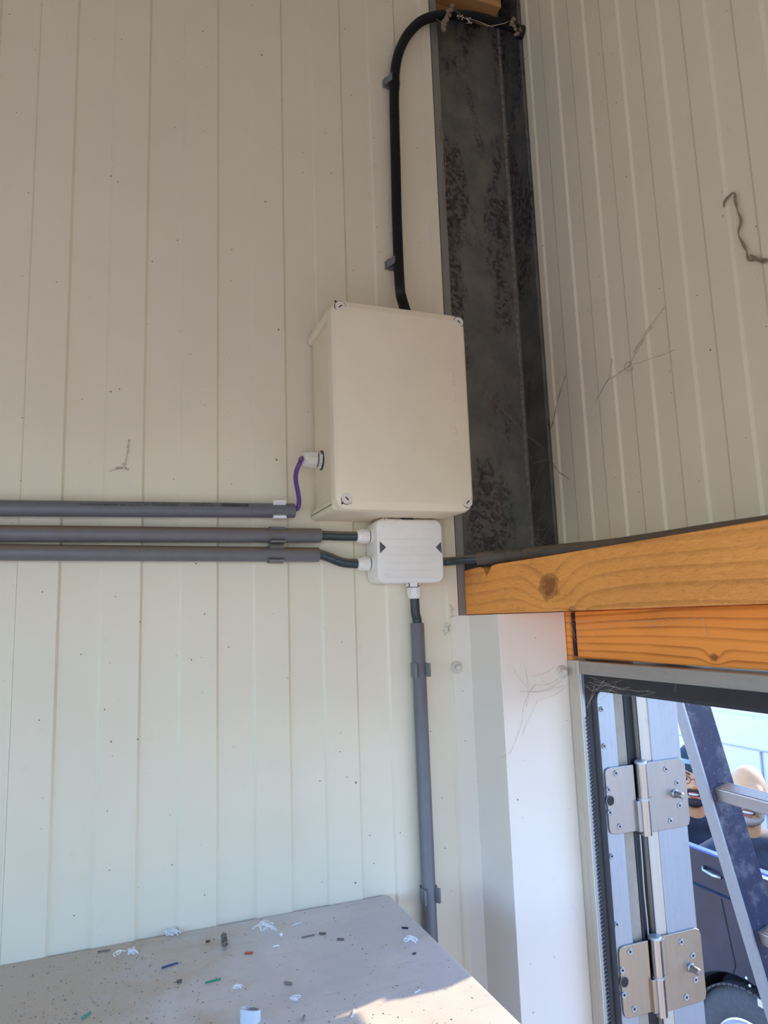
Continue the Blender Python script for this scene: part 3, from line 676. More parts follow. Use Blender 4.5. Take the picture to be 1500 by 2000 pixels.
# gasket: square outside, rounded inside corner, ribbed towards the opening
def gpath(off, r, y1=-1.0):
    yo = -0.1035-off; zo = -0.0885-off; out = []
    out.append((yo, ZF+0.01))
    out.append((yo, zo-r-0.3))
    for k in range(11):
        a = PI - (PI/2)*k/10; out.append((yo - r + -r*math.cos(a)*1.0 - 0, zo - r + r*math.sin(a)))
    out.append((y1, zo)); return out
def gcurve(off, r, x):
    yo = -0.1035-off; zo = -0.0885-off; P = [Vector((x, yo, ZF+0.01)), Vector((x, yo, -0.6)), Vector((x, yo, zo-r-0.05))]
    for k in range(13):
        a = (PI/2)*k/12; P.append(Vector((x, yo-r+r*math.cos(a), zo-r+r*math.sin(a))))
    P += [Vector((x, yo-r-0.1, zo)), Vector((x, -1.05, zo))]; return P
def gband(off0, off1, r0_, r1_, x0, x1):
    A = gcurve(off0, r0_, x0); B = gcurve(off1, r1_, x0); A2 = gcurve(off0, r0_, x1); B2 = gcurve(off1, r1_, x1); b = MB(); n = len(A)
    b.loft([[A[i], B[i], B2[i], A2[i]] for i in range(n)]); return b
gs = gband(-0.004, 0.0200, 0.036, 0.020, 0.628, 0.645).build('gasket', M_rubber, dr, smooth=True, bevel=0.0025)
MB().tube(gcurve(0.0190, 0.020, 0.6400), 0.0052, 10).build('gasket_bulb', M_rubber, gs, smooth=True)
b = MB(); gc = gcurve(0.0120, 0.026, 0.6268)
for k in range(230):
    z = -0.15-k*0.0052
    if z < ZF+0.1: break
    b.box(0.6262, 0.6286, -0.1225, -0.1175, z-0.0014, z+0.0014)
tag(b.build('gasket_teeth', plain('grey worn rubber', (0.075, 0.072, 0.07), 0.6, var=0.3), gs), kind='stuff')
# hinges
def screw(parent, x, z, y, r=0.0040, mat=M_screw):
    o = MB().prof((x, y, z), (0, -1, 0), [(0, r), (0.0012, r), (0.0018, r*0.82), (0.0012, r*0.62), (0.0012, 0.0001)], 18).build('screw', mat, parent, smooth=True, angle=30)
    MB().prof((x, y-0.0010, z), (0, -1, 0), [(0, r*0.40), (0.0009, r*0.40)], 6).build('screw_socket', M_dark, parent)
for px, py in ((1174, 1385), (1179, 1457), (1194, 1672), (1204, 1805)):
    p = on_y(px, py, YJ); screw(dr, p.x, p.z, YJ, 0.0036)
def hinge(dz, mp, worn):  # worn is unused; mp alone sets the plate tone
    hg = MB()
    top = -0.2190+dz; bot = -0.3100+dz
    YP = YJ-0.0006
    pl = [(x, z) for x, z in ((0.6995, top-0.001), (0.6585, top-0.001), (0.652, top-0.003), (0.6500, top-0.009), (0.6500, bot+0.009), (0.652, bot+0.003), (0.6585, bot), (0.6995, bot))]
    pr2 = [(0.7225, top+0.0000), (0.7840, top+0.0000), (0.7905, top-0.003), (0.7930, top-0.010), (0.7930, bot+0.004), (0.7905, bot-0.003), (0.7840, bot-0.005), (0.7225, bot-0.005)]
    h = MB().cyl((0.7105, YP-0.0045, top+0.0005), (0.7105, YP-0.0045, bot-0.0065), 0.0080, 24).build('hinge', M_knuckle, dr, smooth=True)
    for pol in (pl, pr2):
        MB().prism(pol, lambda u, v, hh: (u, hh, v), YP+0.0004, YP-0.0024).build('hinge_plate', mp, h, bevel=0.0006)
    zm = (top+bot)/2-0.004
    MB().box(0.697, 0.7040, YP-0.0075, YP-0.0010, bot-0.001, zm).build('knuckle_wrap', mp, h, bevel=0.001)
    MB().box(0.7170, 0.7245, YP-0.0075, YP-0.0010, zm+0.002, top).build('knuckle_wrap', mp, h, bevel=0.001)
    MB().cyl((0.7105, YP-0.0045, zm-0.001), (0.7105, YP-0.0045, zm+0.0025), 0.0085, 24).build('knuckle_ring', M_screw, h, smooth=True)
    MB().prof((0.7105, YP-0.0045, top), (0, 0, 1), [(0, 0.0086), (0.003, 0.0086), (0.0042, 0.0076)], 24).build('hinge_cap', M_screw, h, smooth=True)
    for px, py in ((1202.5, 1510), (1188, 1542), (1191, 1587), (1210, 1614), (1300, 1502), (1322, 1529), (1327, 1573), (1309.5, 1603)):
        p = on_y(px, py, YP-0.0024); screw(h, p.x, p.z+dz, YP-0.0022)
    p = on_y(1191, 1564, YP-0.0026)
    MB().prof((p.x+0.0008, YP-0.0020, p.z+dz), (0, -1, 0), [(0, 0.0066), (0.0010, 0.0066)], 24).build('bolt_hole', M_dark, h)
    MB().tube([Vector((p.x+0.0008+0.0068*math.cos(a), YP-0.0028, p.z+dz+0.0068*math.sin(a))) for a in [2*PI*i/24 for i in range(25)]], 0.0007, 6).build('hole_rim', mp, h, smooth=True)
    p = on_y(1318, 1550, YP-0.003)
    MB().prof((p.x, YP-0.0022, p.z+dz), (0, -1, 0), [(0, 0.0066), (0.0022, 0.0062), (0.0034, 0.0046), (0.0155, 0.0044), (0.0170, 0.0034), (0.0171, 0.0001)], 20).build('security_pin', M_plate, h, smooth=True, angle=35)
hinge(0, M_plate, 0); hinge(-0.234, metal_mat('gold lit brushed hinge steel', (0.46, 0.39, 0.30), 0.34, 2, 40, 0.9), 1)  # lower hinge: gold reflected light put into a warmer steel colour

# ================================================================== CABINET with sawdust and offcuts
ZD = -0.3799; DX1 = 0.3635; DX0 = -0.90; DY = -0.62
cab = thing('metal_cabinet', ((DX0+DX1)/2, DY/2, ZF), 'tall grey metal cabinet with a dusty flat top under the pipes', 'cabinet')
def dusty_top():
    m = new_mat('dusty grey cabinet top', (0.42, 0.42, 0.43), 0.42, 0, 0.5); N = NT(m); v = N.pos(); S = N.sep()
    base = N.mix(N.smooth(N.noise(v, 9, 4, 0.6), 0.3, 0.7), (0.68, 0.665, 0.64), (0.58, 0.575, 0.565))
    lx = N.math('MULTIPLY_ADD', S[0], -1.9, 0.42)
    d = N.math('ADD', N.math('ADD', N.noise(v, 14, 5, 0.7), lx), N.math('MULTIPLY', S[1], 0.5))
    base = N.mix(N.math('MULTIPLY', N.smooth(d, 0.50, 0.95), 0.85), base, (0.54, 0.44, 0.32))
    sw = N.noise(N.vec(N.math('MULTIPLY_ADD', S[1], 1.0, S[0]), N.math('MULTIPLY', S[1], 7.0), 0.0), 9, 4, 0.6, 1.2)
    base = N.mix(N.math('MULTIPLY', N.smooth(sw, 0.58, 0.72), 0.35), base, (0.40, 0.375, 0.345))
    base = N.mix(N.math('MULTIPLY', N.smooth(N.noise(v, 420, 2), 0.63, 0.72), 0.45), base, (0.52, 0.47, 0.40))
    base = N.mix(N.math('MULTIPLY', N.smooth(N.noise(v, 600, 2), 0.70, 0.76), 0.5), base, (0.20, 0.17, 0.14))
    N.l(base, N.b.inputs['Base Color']); N.bump(N.noise(v, 260, 4, 0.7), 0.15, 0.0006); return m
b = MB(); q = []
def arc(cx, cy, r, a0, a1, n=6): return [(cx+r*math.cos(math.radians(a0+(a1-a0)*k/n)), cy+r*math.sin(math.radians(a0+(a1-a0)*k/n))) for k in range(n+1)]
q = [(DX0, -0.0020)] + arc(DX1-0.010, -0.0120, 0.010, 90, 0) + arc(DX1-0.010, DY+0.010, 0.010, 0, -90) + [(DX0, DY)]
b.prism(q, lambda u, v, h: (u, v, h), ZD-0.020, ZD); b.build('cabinet_top', dusty_top(), cab, bevel=0.0015)
M_cab = plain('grey cabinet enamel', (0.46, 0.46, 0.46), 0.4, var=0.08)
MB().box(DX0+0.004, DX1-0.004, DY+0.03, -0.004, ZF+0.02, ZD-0.021).build('cabinet_body', M_cab, cab)
for xa, xb2 in ((DX0+0.01, (DX0+DX1)/2-0.002), ((DX0+DX1)/2+0.002, DX1-0.010)):
    o = MB().box(xa, xb2, DY+0.008, DY+0.029, ZF+0.03, ZD-0.03).build('cabinet_door', M_cab, cab, bevel=0.002)
    xh = xb2-0.05 if xa < -0.5 else xa+0.05
    MB().tube([Vector((xh, DY+0.008, -1.05)), Vector((xh, DY-0.02, -1.04)), Vector((xh, DY-0.02, -0.94)), Vector((xh, DY+0.008, -0.93))], 0.005, 10).build('door_handle', M_plate, o, smooth=True)

M_white = plain('white plastic shaving', (0.82, 0.83, 0.84), 0.45, var=0.05)
def desk(px, py, h=0.0): return on_z(px, py, ZD+h)
def curl(px, py, size, label, seed, turns=2.2, r=0.00048):
    rnd = random.Random(seed); c = desk(px, py); b = MB()
    for s in range(2 if size < 0.012 else 4):
        a0 = rnd.uniform(0, 6.28); dx, dy = rnd.uniform(-1, 1)*size*0.5, rnd.uniform(-1, 1)*size*0.25; pts = []
        R = size*rnd.uniform(0.22, 0.4); dr_ = rnd.uniform(0, 6.28); tn = turns*rnd.uniform(0.5, 1.1)
        for k in range(26):
            t = k/25; a = a0+2*PI*tn*t
            pts.append(c+Vector((dx+R*math.cos(a)*(1-0.3*t)+math.cos(dr_)*size*0.5*t, dy+math.sin(dr_)*size*0.4*t+R*0.5*math.sin(a*0.7), r+abs(math.sin(a*0.5+s))*R*1.3)))
        b.tube(pts, r, 5)
    tag(b.build('plastic_curl', M_white, smooth=True), label, 'shaving')
curl(514, 1820, 0.022, 'largest tangle of curly white plastic shavings on the cabinet top', 5)
curl(332, 1829, 0.015, 'curly white plastic shaving lying near the wall, left of the drill chip', 6)
curl(245, 1866, 0.014, 'leftmost curly white plastic shaving on the cabinet top', 8)
curl(801, 1842, 0.014, 'curly white plastic shaving near the right edge of the cabinet', 9)
curl(577, 1957, 0.010, 'small white plastic curl near the bottom centre of the cabinet top', 11)
curl(460, 1933, 0.010, 'small white plastic curl above the pale pipe offcut', 12)
tag(MB().ball(desk(549, 1825, 0.002), 0.0020, 10, 8).build('plastic_bead', M_white, smooth=True), 'tiny white plastic bead right of the large white tangle', 'bead')
def rod(nm, px, py, ln, ang, r, colr, label, cat='wire', bend=0.0, rough=0.5):
    r *= 0.78; c = desk(px, py, r); a = math.radians(ang); d = Vector((math.cos(a), math.sin(a), 0)); n = Vector((-d.y, d.x, 0))
    pts = [c+d*(ln*(k/6-0.5))+n*(bend*math.sin(PI*k/6)) for k in range(7)]
    b = MB().tube(pts, r, 8); tag(b.build(nm, plain(nm+' colour '+label[:12], colr, rough, var=0.25, scale=300), smooth=True), label, cat)
rod('wire_offcut', 332, 1885, 0.0185, 14, 0.0013, (0.03, 0.07, 0.20), 'blue wire offcut lying on the dusty left half of the cabinet')
rod('wire_offcut', 416, 1916, 0.0165, 4, 0.0011, (0.01, 0.30, 0.14), 'bright green wire offcut in the middle of the cabinet top', bend=0.001)
rod('wire_offcut', 168, 1983, 0.0120, 50, 0.0013, (0.02, 0.36, 0.24), 'short green wire offcut at the lower left of the cabinet top')
rod('wire_offcut', 486, 1861, 0.0100, -16, 0.0014, (0.52, 0.09, 0.01), 'short orange wire offcut below the large white tangle')
rod('wire_offcut', 791, 1812, 0.0080, -35, 0.0013, (0.012, 0.015, 0.06), 'navy wire offcut near the back right corner of the cabinet')
rod('wire_offcut', 602, 1828, 0.0165, 2, 0.0011, (0.20, 0.17, 0.15), 'grey brown wire offcut right of the large white tangle')
rod('plastic_sliver', 581, 1805, 0.0120, 10, 0.0013, (0.76, 0.75, 0.72), 'pale bent plastic sliver behind the grey brown wire offcut', 'sliver', 0.002)
rod('plastic_sliver', 539, 1848, 0.0080, -4, 0.0012, (0.80, 0.80, 0.80), 'small white plastic sliver just right of the orange wire offcut', 'sliver', 0.001)
rod('plastic_sliver', 689, 1979, 0.0120, 62, 0.0013, (0.78, 0.80, 0.82), 'white plastic sliver near the edge of the sunny patch', 'sliver')
rod('plastic_sliver', 815, 1936, 0.0080, 20, 0.0009, (0.80, 0.82, 0.82), 'tiny pale sliver on the border of the sunny patch', 'sliver')
rod('wood_chip', 630, 1823, 0.0085, -30, 0.0016, (0.16, 0.13, 0.11), 'dark chip right of the grey brown wire offcut', 'chip')
rod('wood_chip', 665, 1834, 0.0085, -28, 0.0016, (0.17, 0.15, 0.13), 'dark chip farthest right in the row behind the middle', 'chip')
rod('wood_chip', 563, 1920, 0.0090, -40, 0.0018, (0.24, 0.21, 0.18), 'grey chip lying between the green wire and the sunny patch', 'chip')
rod('wood_chip', 350, 1916, 0.0052, 10, 0.0020, (0.11, 0.085, 0.065), 'brown crumb left of the bright green wire', 'chip')
rod('wood_chip', 593, 1988, 0.0060, 60, 0.0018, (0.27, 0.24, 0.20), 'grey crumb right of the pale pipe offcut', 'chip')
rod('wood_chip', 406, 1838, 0.0050, 0, 0.0014, (0.06, 0.05, 0.04), 'black crumb just left of the drill chip', 'chip')
rod('wood_chip', 203, 1857, 0.0140, -4, 0.0010, (0.20, 0.15, 0.11), 'thin brown splinter left of the leftmost white curl', 'chip')
rod('wood_chip', 809, 1862, 0.0040, 0, 0.0013, (0.06, 0.05, 0.04), 'black crumb below the rightmost white curl', 'chip')
# helical drill chip
b = MB(); c = desk(438, 1836, 0.0042); ax = (desk(439, 1853)-desk(435, 1822)).normalized(); s2 = Vector((-ax.y, ax.x, 0)); pts = []
for k in range(60):
    t = k/59; a = t*2*PI*3.4; pts.append(c+ax*(0.028*(t-0.5))+(s2*math.cos(a)+Vector((0, 0, 1))*math.sin(a))*0.0026)
b.tube(pts, 0.0013, 6); b.tube([c-ax*0.014, c+ax*0.013], 0.0016, 8)
tag(b.build('drill_chip', plain('brown swarf', (0.20, 0.165, 0.13), 0.5, 0.2, 0.4, 200), smooth=True), 'twisted brown drill chip standing out on the cabinet top near the wall', 'chip')
# short pipe offcut standing on the top
c = desk(489, 1993); b = MB(); n = 28; R = 0.0098
def rg(r, z, tilt=0.0): return [Vector((c.x+r*math.cos(2*PI*k/n), c.y+r*math.sin(2*PI*k/n), z + tilt*math.cos(2*PI*k/n+2.4))) for k in range(n)]
b.loft([rg(R*0.84, ZD), rg(R, ZD), rg(R, ZD+0.0105, 0.003), rg(R*0.84, ZD+0.0105, 0.003), rg(R*0.84, ZD)], False, False)
tag(b.build('pipe_offcut', plain('pale pipe plastic', (0.62, 0.68, 0.72), 0.35, var=0.05), smooth=True, angle=50), 'short pale pipe ring standing at the front of the cabinet top', 'pipe ring')
# sawdust
rnd = random.Random(21); b = MB()
for i in range(1500):
    g = rnd.random()
    px = rnd.gauss(170, 110) if g < 0.6 else rnd.uniform(-60, 960); py = rnd.uniform(1760, 2040)
    p = desk(px, py, 0.0002)
    if not (-0.9 < p.x < DX1-0.006 and DY+0.02 < p.y < -0.008): continue
    s = rnd.uniform(0.0002, 0.00055); a = rnd.uniform(0, PI); e = Vector((math.cos(a), math.sin(a), 0)); f = Vector((-e.y, e.x, 0))
    b.obox(p, (e, f, (0, 0, 1)), (s*rnd.uniform(1, 2.4), s*0.7, s*0.5), m=rnd.randrange(3))
tag(b.build('sawdust', [plain('sawdust pale', (0.55, 0.46, 0.34), 0.9), plain('sawdust grey', (0.40, 0.35, 0.29), 0.9), plain('sawdust dark', (0.22, 0.17, 0.13), 0.9)]), 'scattered sawdust and drilling grit on the cabinet top', 'sawdust', kind='stuff')

# ================================================================== COBWEBS AND DIRT
def web(label, strands, r=0.00022, mat=M_web, sag=0.006, seed=1, frag=0):
    rnd = random.Random(seed); b = MB()
    for a, c in strands:
        a = Vector(a); c = Vector(c); L_ = (c-a).length; n = 9; off = Vector((rnd.uniform(-1, 1), rnd.uniform(-1, 1), rnd.uniform(-1, 0.3)))*min(sag, L_*0.12); w1 = [Vector((rnd.gauss(0, 1), rnd.gauss(0, 1), rnd.gauss(0, 1)))*L_*0.006 for _ in range(n)]
        pts = [a+(c-a)*(k/(n-1))+off*math.sin(PI*k/(n-1))+w1[k]*(0 if k in (0, n-1) else 1) for k in range(n)]
        b.tube(pts, [r*rnd.uniform(0.5, 1.8) for _ in pts], 4)
    return tag(b.build('cobweb', mat), label, 'cobweb', kind='stuff')
def rs(n, boxA, boxB, seed):
    rnd = random.Random(seed); f = lambda b_: Vector(tuple(rnd.uniform(*q_) for q_ in b_)); return [(f(boxA), f(boxB)) for _ in range(n)]
web('wispy grey cobwebs across the foot of the steel column above the beam', rs(16, ((0.50, 0.55), (-0.01, 0.03), (0.10, 0.20)), ((0.62, 0.68), (-0.03, 0.03), (0.09, 0.15)), 4)+rs(10, ((0.60, 0.66), (0.0, 0.04), (0.09, 0.12)), ((0.64, 0.68), (-0.02, 0.04), (0.12, 0.26)), 5)+rs(8, ((0.51, 0.54), (-0.06, 0.0), (0.074, 0.09)), ((0.56, 0.66), (-0.08, 0.03), (0.075, 0.11)), 15), 0.00015, M_webd)
web('pale cobwebs hanging under the beam along the lower timber board', [(on_x(x, y, 0.6215), on_x(x+dx, y+dy, 0.6245)) for x, y, dx, dy in ((1118, 1210, 90, 12), (1125, 1212, 160, 2), (1130, 1225, 60, 8), (1180, 1216, 110, -6), (1240, 1222, 130, -18), (1300, 1208, 60, 20), (1370, 1205, 12, 40), (1372, 1206, 4, 34), (1290, 1210, 8, 12), (1150, 1222, 20, 24), (1110, 1212, 36, 68), (1114, 1210, 40, 64), (1118, 1218, 14, 40), (1200, 1210, 200, -8), (1120, 1285, 60, 14), (1118, 1280, 30, 14), (1130, 1290, 60, 4))], 0.00014, M_web, 0.004, 6)
web('pale cobwebs stretched over the upper left corner of the door gasket', [(on_x(x, y, 0.6180), on_x(x+dx, y+dy, 0.6235)) for x, y, dx, dy in ((1140, 1340, 90, 2), (1120, 1335, 130, 16), (1150, 1322, 70, 26), (1165, 1370, 40, -40), (1155, 1350, 60, -22), (1152, 1376, 28, -48), (1145, 1385, 16, -46), (1180, 1346, 100, 8), (1160, 1330, 110, 18), (1160, 1345, 34, 0), (1150, 1332, 40, 4), (1318, 1350, 4, -14), (1262, 1350, 18, 2))], 0.00012, M_web, 0.008, 8)
web('fine cobweb threads between the flashing bolt and the door frame', [(on_y(x, y, -0.0935), on_y(x+dx, y+dy, -0.0965)) for x, y, dx, dy in ((1100, 1318, -56, 20), (1044, 1338, -24, 70), (1020, 1408, -24, 64), (996, 1470, -20, 12), (1030, 1352, 72, -14), (1016, 1350, 90, -30), (1110, 1335, -60, 34), (1050, 1368, -30, 70), (1022, 1290, 6, 90), (1000, 1300, 30, 44), (1060, 1330, 30, 14), (1042, 1320, 40, -18))], 0.00012, M_webd, 0.01, 9)
web('short white web threads curled at the top corner of the flashing', [(on_y(x, y, -0.004), on_y(x+dx, y+dy, -0.007)) for x, y, dx, dy in ((868, 1226, 12, -4), (866, 1230, 4, 8), (878, 1222, -2, 10), (867, 1224, 6, -8), (872, 1236, 7, -4), (876, 1208, 9, -4), (882, 1190, 3, 16), (880, 1180, 8, 12), (872, 1238, -4, 3), (877, 1232, 2, -14))], 0.0004, M_web, 0.006, 10)
web('long dusty strand hanging between column and right wall', [(on_y(938, 755, 0.0), on_y(1010, 830, -0.006)), (on_y(1010, 830, -0.006), on_x(1070, 883, 0.683)), (on_x(1104, 735, 0.682), on_x(1080, 822, 0.680)), (on_x(1080, 822, 0.680), on_x(1058, 868, 0.680)), (on_x(1070, 890, 0.680), on_x(1110, 935, 0.6825)), (on_y(1040, 905, 0.03), on_x(1075, 895, 0.682))], 0.00038, M_webd, 0.004, 11)
web('faint dusty web with a knot in the middle of the right wall', [(on_x(x, y, 0.682), on_x(x+dx, y+dy, 0.6825)) for x, y, dx, dy in ((1228, 715, 45, -78), (1228, 715, 90, -32), (1228, 715, -38, 26), (1190, 738, -28, 48), (1190, 740, 6, -40), (1238, 690, 60, -90), (1226, 720, 4, -8))], 0.00028, plain('faint dust web', (0.40, 0.35, 0.28), 0.95), 0.006, 12)
b = MB(); k0 = [on_x(1228+8*math.cos(a), 716+9*math.sin(a), 0.681) for a in [2*PI*i/14 for i in range(13)]]; b.tube(k0, 0.0005, 5)
tag(b.build('spider_cocoon', M_web, smooth=True), 'small ring of pale web in the middle of the right wall', 'web ring')
ts = [on_x(x, y, 0.681) for x, y in ((1414, 405), (1416, 392), (1433, 376), (1436, 392), (1440, 410), (1447, 432), (1442, 456), (1452, 478), (1458, 490), (1462, 506), (1476, 508), (1493, 512), (1497, 506), (1480, 506), (1466, 498))]
tag(MB().tube(bez(ts, 5), [0.0007+0.0011*abs(math.sin(i*0.31)) for i in range(len(bez(ts, 5)))], 6).build('dirt_trail', plain('brown mud trail', (0.33, 0.245, 0.165), 0.95, var=0.3, scale=200), smooth=True), 'brown crusty trail of dirt at the far right of the right wall', 'dirt trail')
def clump(pts, y, rmin, rmax, label, seed, mat=M_webd, tail=()):
    rnd = random.Random(seed); b = MB()
    for px, py in pts:
        for _ in range(5):
            p = on_y(px+rnd.gauss(0, 2.2), py+rnd.gauss(0, 2.6), y+rnd.uniform(-0.004, 0.004)); r = rnd.uniform(rmin, rmax)
            b.ball(p, (r, r*rnd.uniform(0.6, 1.1), r*rnd.uniform(0.7, 1.3)), 7, 5, Euler((rnd.random()*3, rnd.random()*3, 0)).to_matrix())
    for a, c in tail: b.tube(line_pts(on_y(*a, y), on_y(*c, y), 4), 0.0005, 4)
    return tag(b.build('dirt_clump', mat), label, 'dirt clump')
clump([(880, 18), (876, 28), (872, 38), (868, 46), (869, 55)], -0.024, 0.0022, 0.0046, 'brown dirt clump stuck on the black conduit above the column, left one', 31, tail=(((880, 16), (900, 28)), ((868, 46), (852, 38))))
clump([(1001, 38), (1003, 48), (1006, 58), (1011, 66), (1015, 58)], -0.018, 0.0018, 0.0036, 'brown dirt clump at the wall end of the black conduit', 32, tail=(((1000, 38), (985, 46)), ((985, 46), (958, 50))))
clump([(896, 34), (904, 33), (914, 38), (916, 42)], -0.022, 0.0010, 0.0020, 'whitish crumbs on the underside of the black conduit', 33, M_web, tail=(((897, 30), (915, 40)), ((915, 36), (940, 44)), ((940, 44), (960, 52)), ((960, 52), (990, 44))))
clump([(989, 272), (992, 268), (986, 276)], 0.046, 0.0014, 0.0028, 'small brown dirt clump high on the steel column ridge', 34)
clump([(862, 255), (864, 270), (865, 290), (866, 320), (867, 340), (870, 390)], -0.0035, 0.0007, 0.0016, 'thin trail of brown cobweb dirt down the left lip of the column', 35, tail=(((860, 235), (862, 262)), ((862, 262), (870, 310)), ((870, 310), (869, 420))))
clump([(236, 910), (242, 908), (247, 915), (232, 914)], -0.0030, 0.0007, 0.0017, 'pale spider nest stuck on the left wall above the top pipe', 36, M_web, tail=(((252, 862), (249, 885)), ((213, 921), (232, 914)), ((249, 885), (244, 905))))
clump([(252, 862), (250, 872), (248, 882)], -0.0030, 0.0005, 0.0012, 'thin pale web streak on the left wall above the spider nest', 37, M_web)
clump([(1063, 198), (1065, 240), (1060, 222)], -0.45, 0.0002, 0.0003, 'x', 38) if False else None
def wall_bits():
    for pts, lab, sd in (([(1063, 197), (1054, 199)], 'white droppings on the right wall beside the column, upper spot', 41), ([(1064, 241), (1067, 236)], 'white droppings on the right wall beside the column, lower spot', 42), ([(1233, 686), (1231, 694)], 'white web speck above the web ring on the right wall', 43), ([(1178, 860), (1176, 864)], 'white web speck on the lower part of the right wall', 44)):
        rnd = random.Random(sd); b = MB()
        for px, py in pts:
            for _ in range(3):
                p = on_x(px+rnd.gauss(0, 1.2), py+rnd.gauss(0, 1.5), XB-0.0019); b.ball(p, (0.0006, 0.0012*rnd.uniform(0.5, 1), 0.0012*rnd.uniform(0.5, 1.2)), 7, 5)
        tag(b.build('wall_speck', M_clipw), lab, 'speck')
wall_bits()
#__OUTSIDE__
# ================================================================== OUTSIDE: ladder, pickup, men, van
M_lad = plain('dusty navy ladder rail', (0.030, 0.036, 0.075), 0.45, 0.2, 0.2, 8)
N = NT(M_lad); f1 = N.noise(N.pos(), 26, 5, 0.7); f2 = N.noise(N.pos(), 240, 3, 0.6)
cl = N.mix(N.smooth(f1, 0.46, 0.72), (0.022, 0.028, 0.062), (0.11, 0.115, 0.15)); cl = N.mix(N.math('MULTIPLY', N.smooth(f2, 0.66, 0.74), 0.7), cl, (0.34, 0.34, 0.37))
N.l(cl, N.b.inputs['Base Color'])
lad = thing('ladder', (1.35, -0.1, ZG), 'aluminium ladder with dark blue rails leaning outside the door', 'ladder')
def lx(z): return 0.997+0.262*(-0.171-z)
for y0, nm in ((0.090, 'rail'), (-0.315, 'rail')):
    b = MB(); b.loft([[(lx(z)+dx, y0+dy, z) for dx, dy in ((0, 0), (0.064, 0), (0.064, 0.025), (0, 0.025))] for z in (ZG+0.02, 0.55)])
    o = b.build(nm, M_lad, lad, bevel=0.002)
    b = MB(); b.loft([[(lx(z)+dx, y0+dy, z) for dx, dy in ((-0.0030, -0.001), (0.0012, -0.001), (0.0012, 0.026), (-0.0030, 0.026))] for z in (ZG+0.02, 0.55)])
    b.build('rail_edge', M_alu, o)
    z = ZG+0.02; MB().box(lx(z)-0.004, lx(z)+0.070, y0-0.004, y0+0.029, ZG, ZG+0.05).build('rubber_foot', M_rubber, o)
for k in range(-3, 8):
    z = -0.343-0.2605*k; x = lx(z)+0.028; dn = Vector((-0.25, 0, 0.97)).normalized(); al = Vector((0.97, 0, 0.25))
    if z < ZG+0.1: continue
    o = MB().obox((x, -0.10, z), (al, dn, (0, 1, 0)), (0.0155, 0.0135, 0.1905)).build('rung', M_aluh, lad, bevel=0.003)
    b = MB()
    for i in range(7): b.obox(Vector((x, -0.10, z))+dn*0.0138+al*(0.0039*(i-3)), (al, dn, (0, 1, 0)), (0.0009, 0.0009, 0.186))
    tag(b.build('rung_ribs', M_aluh, o), kind='stuff')

# ---- pickup
M_car = plain('dark navy car paint', (0.030, 0.034, 0.050), 0.28, 0.2, 0.3, 9)
M_glass = new_mat('dark car glass', (0.03, 0.045, 0.045), 0.05, 0.0, 0.8)
M_tyre = plain('tyre rubber', (0.075, 0.072, 0.068), 0.75, var=0.25, scale=60)
M_rim = new_mat('alloy wheel', (0.72, 0.74, 0.76), 0.3, 0.7)
M_blue = plain('blue waist stripe', (0.07, 0.11, 0.36), 0.3)
XC = 2.45; WY, WZ, WR = 1.45, -1.92, 0.355
tr = thing('pickup_truck', (XC+0.9, 0.6, ZG), 'dark navy pickup truck parked outside behind the ladder', 'vehicle')
def side(x0, x1, nm):
    pol = [(3.05, -1.062), (0.74, -1.062), (0.74, -1.80)]
    pol += [(WY-0.40*math.cos(a), WZ+0.40*math.sin(a)) for a in [math.radians(17+146*k/20) for k in range(21)]]
    pol += [(2.98, -1.80), (3.05, -1.70)]
    b = MB(); b.prism(pol, lambda u, v, h: (h, u, v), x0, x1); return b.build(nm, M_car, tr, bevel=0.006)
s1 = side(XC, XC+0.03, 'bed_side'); MB().box(XC+1.73, XC+1.76, 0.76, 3.02, -2.20, -1.88).build('bed_side', M_car, tr, bevel=0.004)
b = MB(); b.loft([[(XC-0.001, y, z) for y, z in ((2.74, -1.215), (0.76, -1.215))] + [(XC-0.001, y, z) for y, z in ((0.76, -1.232), (2.74, -1.232))], [(XC-0.012, 2.72, -1.221), (XC-0.012, 0.78, -1.221), (XC-0.012, 0.78, -1.229), (XC-0.012, 2.72, -1.229)]], False, True)
b.build('crease', M_car, s1)
MB().box(XC-0.004, XC+0.032, 0.745, 3.045, -1.0690, -1.060).build('rail_stripe', M_blue, s1, bevel=0.002)
MB().box(XC-0.003, XC+0.001, 0.745, 1.42, -1.082, -1.070).build('pale_strip', M_clipw, s1)
MB().tube([Vector((XC-0.002, 1.622, -1.132)), Vector((XC-0.022, 1.60, -1.137)), Vector((XC-0.022, 1.55, -1.143)), Vector((XC-0.002, 1.528, -1.148))], 0.0075, 8).build('chrome_handle', M_knuckle, s1, smooth=True)
MB().tube(bez([Vector((XC-0.0005, y, z)) for y, z in ((1.538, -1.235), (1.524, -1.322), (1.508, -1.417), (1.498, -1.48), (1.514, -1.52))], 6), 0.0032, 6).build('panel_seam', M_dark, s1)
for y, z in ((1.444, -1.508), (1.43, -1.531)): MB().prof((XC, y, z), (-1, 0, 0), [(0, 0.006), (0.003, 0.005)], 10).build('marker', M_clipw, s1)
MB().box(XC-0.004, XC, 1.372, 1.396, -1.590, -1.562).build('reflector', plain('cream reflector', (0.70, 0.60, 0.42), 0.4), s1)
MB().box(XC+0.03, XC+1.72, 0.76, 3.02, -1.91, -1.875).build('bed_floor', M_car, tr)
MB().box(XC+0.05, XC+1.70, 3.03, 3.55, -1.905, -1.875).build('tailgate', M_car, tr, bevel=0.005)
MB().box(XC+0.03, XC+1.72, 0.74, 0.78, -1.875, -1.07).build('bed_front', M_car, tr)
